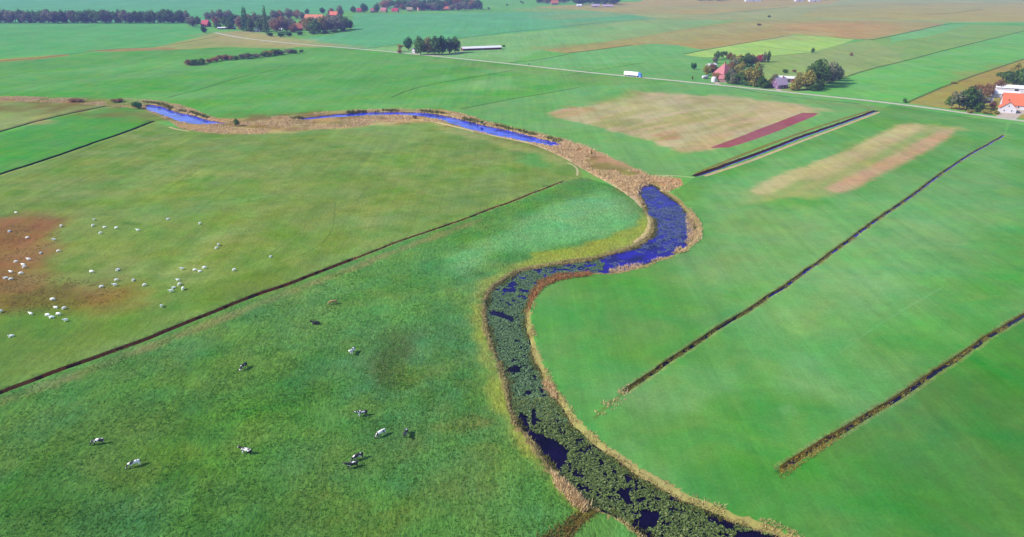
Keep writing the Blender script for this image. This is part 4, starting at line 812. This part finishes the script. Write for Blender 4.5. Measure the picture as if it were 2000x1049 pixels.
def house(px, py, L_, W_, hw, hr, rz, wall, roof, label, name='house', cat='house', hip=0.0, chim=1, win=3, door=True, fascia=None, group=None):
    """ridge along local x; front is local -y, gables at +-x; hip = how far the ridge ends are pulled in (1 = pyramid)"""
    x, y = G(px, py); o = empty(name, (x, y, 0), R(rz)); a, b = L_ / 2, W_ / 2
    V = [(-a,-b,-.3),(a,-b,-.3),(a,b,-.3),(-a,b,-.3),(-a,-b,hw),(a,-b,hw),(a,b,hw),(-a,b,hw)]; Fc = [(0,1,5,4),(2,3,7,6)]
    if hip > 0: Fc += [(1,2,6,5),(3,0,4,7)]
    else: V += [(-a,0,hw + hr),(a,0,hw + hr)]; Fc += [(1,2,6,9,5),(3,0,4,8,7)]
    new_obj("wall", V, Fc, M[wall], o)
    e = .45; t = .22; rx = (a + e) * (1 - hip) if hip else a + e; zl = hw - hr * e / b
    rv = [(-a - e,-b - e,zl),(a + e,-b - e,zl),(a + e,b + e,zl),(-a - e,b + e,zl),(-rx,0,hw + hr),(rx,0,hw + hr)]
    rf = [(0,1,5,4),(2,3,4,5)] + ([(1,2,5),(3,0,4)] if hip else [])
    rv2 = [(p[0], p[1], p[2] + t) for p in rv]; n = 6
    allf = [tuple(i + n for i in f) for f in rf] + [tuple(reversed(f)) for f in rf] + [(0,1,1+n,0+n),(2,3,3+n,2+n)] + ([(1,2,2+n,1+n),(3,0,n,3+n)] if hip else [(1,5,5+n,1+n),(5,2,2+n,5+n),(3,4,4+n,3+n),(4,0,n,4+n)])
    ro = new_obj("roof", rv + rv2, allf, M[roof], o)
    if chim:
        cx = rx * .5 if hip < .9 else 0.6
        new_obj("chimney", *boxv(cx - .4, cx + .4, -.35, .35, hw + hr * .7, hw + hr + 1.1), M['brick'], ro)
    def opening(nm, cx, cz, ww, wh, face):
        p = join([boxv(-ww/2, -ww/2 + .12, -.07, .05, 0, wh), boxv(ww/2 - .12, ww/2, -.07, .05, 0, wh), boxv(-ww/2 + .12, ww/2 - .12, -.07, .05, 0, .12), boxv(-ww/2 + .12, ww/2 - .12, -.07, .05, wh - .12, wh)])
        g = boxv(-ww/2 + .12, ww/2 - .12, -.03, .02, .12, wh - .12)
        ang, pos = {'f': (0, (cx, -b - .01, cz)), 'b': (math.pi, (cx, b + .01, cz)), 'l': (-math.pi / 2, (-a - .01, cx, cz)), 'r': (math.pi / 2, (a + .01, cx, cz))}[face]
        Mx = Matrix.Translation(pos) @ Matrix.Rotation(ang, 4, 'Z')
        f = new_obj(nm, [tuple(Mx @ Vector(v)) for v in p[0]], p[1], M['frame'], o)
        new_obj("pane" if nm == 'window' else "panel", [tuple(Mx @ Vector(v)) for v in g[0]], g[1], M['glass'] if nm == 'window' else M['dark'], f)
    if win:
        for i in range(win):
            cx = -a + (i + .5) * L_ / win
            if door and i == win // 2: opening('door', cx, 0, 1.1, 2.1, 'f')
            else: opening('window', cx, hw * .35, 1.2, min(1.3, hw * .5), 'f')
        for cy in (-b * .45, b * .45): opening('window', cy, hw * .3, 1.0, 1.2, 'l'); opening('window', cy, hw * .3, 1.0, 1.2, 'r')
        if not hip and hr > 3: opening('window', 0, hw + hr * .18, 1.0, 1.2, 'l'); opening('window', 0, hw + hr * .18, 1.0, 1.2, 'r')
    elif door: opening('door', 0, 0, 3.0, min(3, hw * .85), 'f')
    return tag(o, label, cat, group)
# right hand farm
house(1992,212,22,13,3.0,6.5,-28,'white','orange',"white farmhouse with a bright orange tiled roof cut by the right edge",win=6)
house(1966,219,7.5,9,3.2,3.6,62,'white','orange',"white gabled front house with dark windows before the orange roof",win=2)
house(1962,190,16,8,3.0,1.4,-25,'white','whiteroof',"white shed with a low pale roof left of the orange roof",'shed','shed',chim=0,win=0)
house(1982,180,26,9,3.4,1.6,-25,'white','whiteroof',"long white barn behind the orange roofed farmhouse",'barn','barn',chim=0,win=0)
house(1929,201,4.5,3,2.2,1.0,-20,'white','grey',"small pale shed among the dark trees",'shed','shed',chim=0,win=0)
# pink farmhouse cluster
house(1413,150,12,12,3.4,8.0,30,'pinkwall','pinkroof',"tall farmhouse with a steep pink pyramid roof among trees",hip=1.0,win=4)
house(1413,160,7,5,2.8,2.4,-30,'pinkwall','pinkroof',"low pink wing in front of the pyramid roofed farmhouse",'house','house',chim=0,win=2)
house(1389,132,9,5,2.6,1.2,35,'white','whiteroof',"small shed with a bright white roof behind the brown tree",'shed','shed',chim=0,win=0)
house(1484,121,8,7,2.8,3.6,30,'pinkwall','redroof',"small red house between the brown tree and the poplars",win=2)
# purple house
house(1522,172,9,8,3.2,4.6,20,'purple','lilac',"purple brick house with a lilac roof near the road",win=3)
house(1541,160,17,10,3.4,1.0,-22,'brick','whiteroof',"brick building with a flat looking white roof behind the purple house",'barn','barn',chim=0,win=0)
# roadside farm
house(810,103,5,4,3.2,2.0,60,'white','grey',"small white house between the lone round tree and the clump",win=1)
house(940,97,46,9,2.2,1.6,20,'maroon','whiteroof',"long low shed with a shining white roof and maroon side",'shed','shed',chim=0,win=0)
# village
house(403,52,13,9,4,6,-20,'brick','redroof',"dark red roofed house between trees at the left of the village",win=3)
house(443,57,26,5,2,1,12,'dark','whiteroof',"low pale barn strip under the dark trees of the village",'barn','barn',chim=0,win=0)
house(548,61,5,4,2.6,1.6,0,'white','whiteroof',"tiny white shed beside the slender dark conifer",'shed','shed',chim=0,win=0)
house(583,60,13,10,4,6.5,20,'brick','rust',"orange gabled house in the middle front of the village",win=3)
house(615,44,34,14,5,8,-15,'tan','rust',"large farm with a wide orange roof in the village",win=5)
house(653,33,16,11,4,6,-10,'brick','orange',"house with a small bright orange roof on the village right",win=3)
house(504,62,7,4,2.4,1.4,5,'white','whiteroof',"tiny white shed under the dark trees left of the slender conifer",'shed','shed',chim=0,win=0)
hl = [(703,24,12,'redroof'),(730,24,13,'pinkroof'),(750,23.5,13,'pinkroof'),(772,24,14,'redroof'),(800,22,12,'tan'),(822,21,16,'pinkroof'),(848,20,12,'pinkroof'),(873,20,16,'rust'),(896,18.5,15,'pinkroof'),(912,18,11,'whiteroof')]
hlab = ["leftmost red roof of the far hamlet","pink roof between the two lone trees and the hamlet wood","pink roof at the left edge of the hamlet wood","dark red roof under the left part of the hamlet wood","pale roof under the hamlet wood, fifth from left","large pink roof near the middle of the hamlet wood","small pink roof right of the large pink one","rust roof with a pale front under the right part of the hamlet wood","pink roof at the right part of the hamlet wood","small white roof at the right end of the hamlet wood"]
for (x, y, l, rf), lb in zip(hl, hlab): house(x, y, l, 9, 3.5, 5, random.uniform(-30, 40), 'tan', rf, "distant " + lb, win=2, chim=0, group="houses of the far hamlet")
house(1083,9,18,11,4,6.5,10,'pinkwall','rust',"distant farmhouse with a pink orange front at the top centre",win=3)
house(1131,13,12,7,3,2.5,0,'white','whiteroof',"small distant white barn left of the two pale barns",'barn','barn',chim=0,win=0)
house(1163,14.5,20,10,4,3,-5,'tan','lilac',"distant pale barn, left one of two under the dark wood",'barn','barn',chim=0,win=0)
house(1187,14,26,9,3,2.6,-12,'tan','lilac',"distant pale barn, right one of two under the dark wood",'barn','barn',chim=0,win=0)
house(1470,3,44,16,6,3,0,'white','whiteroof',"large distant white shed at the top edge, left one",'shed','shed',chim=0,win=0)
house(1590,3.2,30,16,6,3,0,'white','whiteroof',"distant white shed at the top edge, right one",'shed','shed',chim=0,win=0)
house(1560,3,22,14,5,3,0,'white','lilac',"distant lilac shed at the top edge between the white sheds",'shed','shed',chim=0,win=0)
# silo and tank of the farmyard
def silo(px, py, r, h, label, lying=False):
    x, y = G(px, py); o = empty("silo" if not lying else "storage_tank", (x, y, 0), R(20)); prof = [(r, -.2), (r, h * .78), (r * .8, h * .93), (r * .35, h), (.01, h * 1.01)]; n = 20
    if lying: prof = [(.01, 0), (r * .7, .15), (r, .6), (r, h - .6), (r * .7, h - .15), (.01, h)]
    V = [(c * math.cos(2 * math.pi * k / n), c * math.sin(2 * math.pi * k / n), z) for c, z in prof for k in range(n)]
    if lying: V = [(z - h / 2, a, b + r + .4) for a, b, z in V]
    Fc = [(i * n + k, i * n + (k + 1) % n, (i + 1) * n + (k + 1) % n, (i + 1) * n + k) for i in range(len(prof) - 1) for k in range(n)]
    new_obj("body", V, Fc, M['white'], o, True)
    if lying:
        for sx in (-h * .3, h * .3): new_obj("cradle", *boxv(sx - .25, sx + .25, -r * .8, r * .8, -.1, .9), M['grey'], o)
    else: new_obj("ladder", *join([boxv(-.25,-.2,-r-.15,-r-.1,0,h*.8), boxv(.2,.25,-r-.15,-r-.1,0,h*.8)] + [boxv(-.2,.2,-r-.14,-r-.11,z,z+.05) for z in np.arange(.4,h*.8,.4)]), M['grey'], o)
    tag(o, label, 'silo' if not lying else 'tank')
silo(1394,160,2.1,4.2,"round white silo beside the road before the pink farmhouse")
silo(1377,154,1.2,6.0,"white lying tank left of the round silo",True)

# ------------------------------------------------------------------ articulated lorry on the road
def lorry(px, py):
    x, y = G(px, py); P0 = np.array([[x, y]]); i = int(np.argmin(np.hypot(*(ROAD - P0).T))); d = ROAD[i + 1] - ROAD[i - 1]
    u = d / np.hypot(*d); c = ROAD[i] + u * float((np.array([x, y]) - ROAD[i]) @ u); o = empty("lorry", (c[0], c[1], .15), math.atan2(d[1], d[0]))
    body = mat("white_trailer_paint", (.8, .8, .82), .35, .5, .03, .4); cabm = mat("pale_blue_paint", (.08, .24, .7), .3, .5); blk = mat("tyre_rubber", (.02,.02,.02), .8, .2)
    def bev(nm, v, f, m, parent, w=.06):
        ob = new_obj(nm, v, f, m, parent); md = ob.modifiers.new("b", 'BEVEL'); md.width = w; md.segments = 2; return ob
    tr = bev("trailer_box", *boxv(-7.0, 6.4, -1.27, 1.27, 1.25, 4.0), body, o)
    new_obj("rear_door", *boxv(-7.06, -7.003, -1.18, 1.18, 1.35, 3.9), M['frame'], tr)
    new_obj("chassis", *boxv(-6.8, 6.2, -.45, .45, .85, 1.245), M['dark'], o)
    new_obj("side_guard", *join([boxv(-1.8, 3.0, -1.2, -1.15, .5, .65), boxv(-1.8, 3.0, -1.2, -1.15, .8, .95), boxv(-1.8, 3.0, 1.15, 1.2, .5, .65), boxv(-1.8, 3.0, 1.15, 1.2, .8, .95)]), mat("blue_guard_paint", (.1, .14, .5), .5, .4), o)
    V = [(7.0,-1.22,.5),(9.2,-1.22,.5),(9.2,1.22,.5),(7.0,1.22,.5),(7.0,-1.22,3.3),(8.85,-1.15,3.2),(8.85,1.15,3.2),(7.0,1.22,3.3),(9.2,-1.22,1.9),(9.2,1.22,1.9)]
    Fc = [(0,3,2,1),(4,5,6,7),(0,1,8,5,4),(3,7,6,9,2),(1,2,9,8),(8,9,6,5),(3,0,4,7)]
    cab = bev("cab", V, Fc, cabm, o)
    new_obj("windscreen", [(9.225,-1.05,2.0),(9.225,1.05,2.0),(8.93,1.0,3.05),(8.93,-1.0,3.05)], [(0,1,2,3)], M['glass'], cab)
    for s in (-1, 1): new_obj("side_window", *boxv(7.9, 8.75, min(s*1.19, s*1.235), max(s*1.19, s*1.235), 2.0, 2.8), M['glass'], cab)
    new_obj("wind_deflector", [(7.1,-1,3.3),(8.4,-1,3.28),(7.1,1,3.3),(8.4,1,3.28),(7.1,-1,3.95),(7.1,1,3.95)], [(0,1,4),(2,5,3),(1,3,5,4),(0,4,5,2),(0,2,3,1)], cabm, cab)
    for s in (-1, 1): new_obj("headlight", *boxv(9.2, 9.26, s*.85 - .18, s*.85 + .18, .85, 1.05), M['frame'], cab)
    for wx in (-5.9, -4.6, -3.3, 5.2, 8.4):
        for s in (-1, 1):
            n = 16; V = [(wx + .5 * math.cos(2*math.pi*k/n), s * yy, .5 + .5 * math.sin(2*math.pi*k/n)) for yy in (.85, 1.2) for k in range(n)]
            wv = new_obj("wheel", V, [(k, (k+1)%n, n+(k+1)%n, n+k) for k in range(n)] + [tuple(range(n)), tuple(range(n, 2*n))], blk, o)
            V = [(wx + .26 * math.cos(2*math.pi*k/n), s * 1.215, .5 + .26 * math.sin(2*math.pi*k/n)) for k in range(n)]
            new_obj("rim", V, [tuple(range(n))], M['frame'], wv)
    tag(o, "white articulated lorry with a pale blue cab driving on the long road", "lorry")
lorry(1237, 149)
# roadside sign posts near the road
def post(px, py, h, label):
    x, y = G(px, py); o = empty("marker_post", (x, y, 0)); new_obj("pole", *tube([(0,0,-.1),(0,0,h)], [.12,.1], 8), M['dark'], o); new_obj("board", *boxv(-.5,.5,-.16,-.12,h-.9,h), M['dark'], o); tag(o, label, 'post')
post(1033, 131, 3.2, "dark marker post beside the road at a field entrance")

# ------------------------------------------------------------------ animals
def skinned(name, pts, edges, mats_, sub=1):
    me = bpy.data.meshes.new(name); me.from_pydata([p[0] for p in pts], edges, []); o = bpy.data.objects.new(name, me); COL.objects.link(o)
    md = o.modifiers.new("s", 'SKIN'); md.use_smooth_shade = True
    for i, p in enumerate(pts):
        r = p[1]; me.skin_vertices[0].data[i].radius = r if isinstance(r, tuple) else (r, r); me.skin_vertices[0].data[i].use_root = (i == 0)
    sb = o.modifiers.new("d", 'SUBSURF'); sb.levels = sub
    bpy.context.view_layer.update(); dg = bpy.context.evaluated_depsgraph_get(); ev = o.evaluated_get(dg); m2 = bpy.data.meshes.new_from_object(ev); m2.name = name
    bpy.data.objects.remove(o); m2.materials.clear(); m2.materials.append(mats_)
    m2.polygons.foreach_set('use_smooth', np.ones(len(m2.polygons), dtype=bool)); return m2
def coat(name, a, b, thr, sc=1.3):
    m = bpy.data.materials.new(name); m.use_nodes = True; nt = m.node_tree; bs = nt.nodes['Principled BSDF']; bs.inputs['Roughness'].default_value = .7
    tc = nt.nodes.new('ShaderNodeTexCoord'); oi = nt.nodes.new('ShaderNodeObjectInfo'); mu = nt.nodes.new('ShaderNodeMath'); mu.operation = 'MULTIPLY'; mu.inputs[1].default_value = 40
    nt.links.new(oi.outputs['Random'], mu.inputs[0]); n = nt.nodes.new('ShaderNodeTexNoise'); n.noise_dimensions = '4D'; n.inputs['Scale'].default_value = sc; n.inputs['Detail'].default_value = 1
    nt.links.new(mu.outputs[0], n.inputs['W']); nt.links.new(tc.outputs['Object'], n.inputs['Vector']); r = nt.nodes.new('ShaderNodeValToRGB'); r.color_ramp.interpolation = 'CONSTANT'
    r.color_ramp.elements[0].color = (*a, 1); r.color_ramp.elements[1].position = thr; r.color_ramp.elements[1].color = (*b, 1); nt.links.new(n.outputs[0], r.inputs[0]); nt.links.new(r.outputs[0], bs.inputs['Base Color']); return m
WHT, BLK = (.78,.76,.72), (.018,.016,.018)
C_pied, C_white, C_dark = coat("black_and_white_coat", WHT, BLK, .44, 1.9), coat("mostly_white_coat", WHT, BLK, .53, 1.7), coat("mostly_black_coat", WHT, BLK, .4, 1.7)
C_black = mat("black_coat", BLK, .6, .3); C_tan = mat("tan_coat", alb(196,168,124), .7, .2, .1, 2); C_red = coat("red_and_white_coat", WHT, (.3,.09,.03), .5)
def cow_mesh(pose, m):
    if pose == 'lie':
        pts = [((-.7,0,.55),(.33,.36)),((-.25,0,.58),(.38,.4)),((.35,0,.6),(.36,.4)),((.75,0,.68),(.26,.3)),((1.05,.05,.95),(.17,.2)),((1.3,.1,1.12),(.15,.15)),((1.58,.14,.98),(.09,.09)),
               ((-.95,0,.55),(.2,.22)),((-1.02,.05,.3),.04),((-.6,.45,.2),.14),((-.2,.6,.1),.08),((-.6,-.42,.2),.14),((-.2,-.5,.1),.08),((.65,.4,.25),.12),((.95,.4,.08),.07),((.65,-.4,.25),.12),((1.0,-.35,.08),.07),((1.25,.3,1.18),.04),((1.28,-.1,1.18),.04)]
        ed = [(0,1),(1,2),(2,3),(3,4),(4,5),(5,6),(0,7),(7,8),(0,9),(9,10),(0,11),(11,12),(2,13),(13,14),(2,15),(15,16),(5,17),(5,18)]
    else:
        hd = {'graze': [((.95,0,1.02),(.2,.24)),((1.25,0,.62),(.13,.17)),((1.42,0,.34),(.14,.14)),((1.58,0,.1),(.08,.09))], 'stand': [((.95,0,1.22),(.2,.24)),((1.22,0,1.42),(.13,.17)),((1.42,0,1.5),(.15,.15)),((1.72,0,1.32),(.09,.09))]}[pose]
        pts = [((-.7,0,1.02),(.3,.36)),((-.2,0,1.0),(.35,.42)),((.35,0,1.0),(.33,.42)),((.72,0,1.06),(.26,.34))] + hd + [((-.98,0,1.12),(.16,.18)),((-1.06,0,.6),.035)]
        pts += [((-.78,.2,.62),.14),((-.9,.21,.38),.075),((-.82,.21,.02),.065),((-.74,-.2,.62),.14),((-.8,-.21,.38),.075),((-.68,-.21,.02),.065),((.62,.2,.58),.11),((.64,.2,.32),.07),((.6,.2,.02),.065),((.68,-.2,.58),.11),((.74,-.2,.32),.07),((.76,-.2,.02),.065)]
        h = hd[2][0]; pts += [((h[0]-.1,.28,h[2]+.08),.045),((h[0]-.1,-.28,h[2]+.08),.045),((-.45,0,.62),(.14,.1))]
        ed = [(0,1),(1,2),(2,3),(3,4),(4,5),(5,6),(6,7),(0,8),(8,9),(0,10),(10,11),(11,12),(0,13),(13,14),(14,15),(3,16),(16,17),(17,18),(3,19),(19,20),(20,21),(6,22),(6,23),(0,24)]
    return skinned("cow", pts, ed, m)
CM = {}
def cow(px, py, ang, pose, m, label):
    k = (pose, m.name)
    if k not in CM: CM[k] = cow_mesh(pose, m)
    x, y = G(px, py); o = bpy.data.objects.new("cow", CM[k]); COL.objects.link(o); o.location = (x, y, float(height(np.array([[x, y]]))[0])); o.rotation_euler = (0, 0, R(ang))
    tag(o, label, 'cow', "cows grazing in the near left meadow")
cow(193,868,195,'graze',C_pied,"black and white cow nearest the left edge of the meadow")
cow(264,911,215,'graze',C_white,"mostly white cow lowest in the left part of the meadow")
cow(482,886,170,'stand',C_pied,"black and white cow alone low in the middle of the meadow")
cow(477,720,250,'graze',C_dark,"mostly black cow with a white face alone below the dark ditch")
cow(617,633,185,'lie',C_black,"all black cow lying in the upper part of the meadow")
cow(651,594,200,'graze',C_tan,"pale tan cow highest up in the meadow below the dark ditch")
cow(689,690,255,'stand',C_white,"white cow with black flank alone near the meadow centre")
cow(708,813,200,'stand',C_pied,"large black and white cow beside the dark grass patch")
cow(745,851,225,'graze',C_white,"whitish cow left of the two on the bare patch")
cow(793,851,265,'stand',C_dark,"black cow with white belly right of the two on the bare patch")
cow(700,897,215,'graze',C_pied,"upper cow of the close pair at the bottom, black and white")
cow(689,913,205,'stand',C_dark,"lower cow of the close pair at the bottom, mostly black")
wool = mat("sheep_wool", (.93,.9,.84), .95, .1, .03, 6)
def sheep_mesh(pose):
    hd = {'graze': [((.42,0,.55),(.14,.16)),((.56,0,.3),(.09,.1)),((.66,0,.1),(.06,.06))], 'stand': [((.42,0,.66),(.14,.16)),((.56,0,.86),(.1,.11)),((.74,0,.8),(.06,.06))], 'lie': [((.42,0,.42),(.14,.16)),((.56,0,.58),(.1,.11)),((.74,0,.52),(.06,.06))]}[pose]
    z = .32 if pose == 'lie' else .58
    pts = [((-.35,0,z),(.24,.24)),((0,0,z),(.27,.27)),((.28,0,z + .01),(.22,.24))] + hd + [((-.58,0,z),.06)]
    ed = [(0,1),(1,2),(2,3),(3,4),(4,5),(0,6)]
    if pose != 'lie':
        for i, (a, b, r0) in enumerate(((-.36,.13,0),(-.36,-.13,0),(.28,.12,2),(.3,-.12,2))): pts += [((a, b, .32), .07), ((a, b, .02), .04)]; ed += [(r0, 7 + 2*i), (7 + 2*i, 8 + 2*i)]
    else:
        for i, (a, b, r0) in enumerate(((-.3,.25,0),(-.3,-.25,0),(.4,.2,2),(.42,-.2,2))): pts += [((a, b, .1), .07), ((a + .2, b, .05), .04)]; ed += [(r0, 7 + 2*i), (7 + 2*i, 8 + 2*i)]
    return skinned("sheep", pts, ed, wool)
SM = {p: sheep_mesh(p) for p in ('graze', 'stand', 'lie')}
shp = [
 (32,417,"lone white sheep just above the red brown patch, near the left edge",0),(19,453,"white sheep alone in the upper left of the red brown patch",1),(54,466,"white sheep in the upper middle of the red brown patch",0),(106,470,"white sheep on the right edge of the red brown patch",0),(120,443,"white sheep at the top right corner of the red brown patch",1),
 (80,495,"white sheep standing upright right of centre of the red brown patch",1),(115,492,"white sheep just right of the red brown patch",0),(57,509,"white sheep above the tight trio at the foot of the red patch",0),(32,513,"left of two sheep above the dark strip at the left",0),(46,518,"upper sheep of the touching pair in the dark strip",0),(48,523,"lower sheep of the touching pair in the dark strip",1),
 (22,533,"sheep left of the touching pair in the dark strip",0),(42,536,"sheep right under the touching pair in the dark strip",0),(12,544,"large white sheep lowest left of the dark strip group",1),(22,547,"small white sheep next to the lowest left one",0),
 (184,431,"upper sheep of the trio right of the red patch",1),(182,442,"middle sheep of the trio right of the red patch",1),(205,445,"right sheep of the trio right of the red patch",0),(197,457,"lowest sheep below the trio right of the red patch",1),(270,452,"lone sheep between the trio and the high solitary sheep",0),(228,447,"faint greyish sheep right of the trio",0),
 (329,429,"solitary sheep high in the middle of the pasture",1),(391,438,"small solitary sheep high right of the middle",1),(427,480,"right sheep of a close pair above the long ditch",1),(423,486,"left sheep of a close pair above the long ditch",1),(529,502,"easternmost sheep on a trodden trail",1),(458,529,"lone sheep between the cluster and the trail",1),
 (356,527,"sheep standing left of the row of three",1),(381,529,"left sheep of the row of three",0),(391,531,"middle sheep of the row of three",0),(400,525,"right sheep of the row of three",0),
 (348,549,"top sheep of the group of five",0),(351,557,"second sheep down in the group of five",1),(340,563,"left sheep of the group of five",0),(358,566,"right sheep of the group of five",1),(335,571,"lowest sheep of the group of five",0),
 (180,533,"grey faced sheep alone above the brown patch",0),(231,528,"top sheep over the brown patch right end",1),(228,549,"upper of the two sheep at the brown patch right end",0),(225,559,"lower of the two sheep at the brown patch right end",0),(199,562,"sheep left of the two at the brown patch right end",1),(261,548,"grey sheep right of the two at the brown patch",1),(283,559,"sheep alone between brown patch and group of five",0),(316,600,"lone sheep below the group of five, near the ditch",1),
 (104,587,"sheep at the top of the herd below the brown patch",0),(110,602,"left sheep of the pair below the herd top",0),(126,604,"right sheep of the pair below the herd top",1),(61,615,"sheep alone left of the herd below the brown patch",0),(94,618,"leftmost of the three lined up sheep below the brown patch",0),(102,621,"middle of the three lined up sheep below the brown patch",0),(115,616,"rightmost of the three lined up sheep below the brown patch",0),(129,628,"lowest sheep with a dark shadow below the lined up three",1),(2,610,"sheep cut by the left edge of the pasture",1),(23,658,"lone sheep low at the left, nearest to the long ditch",0)]
for i, (x, y, lab, kk) in enumerate(shp):
    X, Y = G(x, y); o = bpy.data.objects.new("sheep", SM[['graze', 'stand', 'graze', 'lie'][(i * 7) % 4]]); COL.objects.link(o)
    o.location = (X, Y, float(height(np.array([[X, Y]]))[0])); o.rotation_euler = (0, 0, R((200 if kk == 0 else 250) + random.uniform(-30, 30))); s_ = random.uniform(.98, 1.2); o.scale = (s_, s_, s_)
    tag(o, lab, 'sheep', "white sheep spread over the upper left pasture")

# ------------------------------------------------------------------ haze
hz = new_obj("haze", *boxv(-13500, 13500, -1300, 13500, -3.2, 92), bpy.data.materials.new("haze_air")); hm = hz.data.materials[0]; hm.use_nodes = True
nt = hm.node_tree; nt.nodes.clear(); ov = nt.nodes.new('ShaderNodeOutputMaterial'); pv = nt.nodes.new('ShaderNodeVolumePrincipled')
pv.inputs['Color'].default_value = (.38, .41, 1, 1); pv.inputs['Density'].default_value = .00013; pv.inputs['Anisotropy'].default_value = 0
nt.links.new(pv.outputs[0], ov.inputs['Volume']); tag(hz, "faint bluish haze over the polder", "haze", kind='stuff')
print("objects", len(bpy.data.objects))
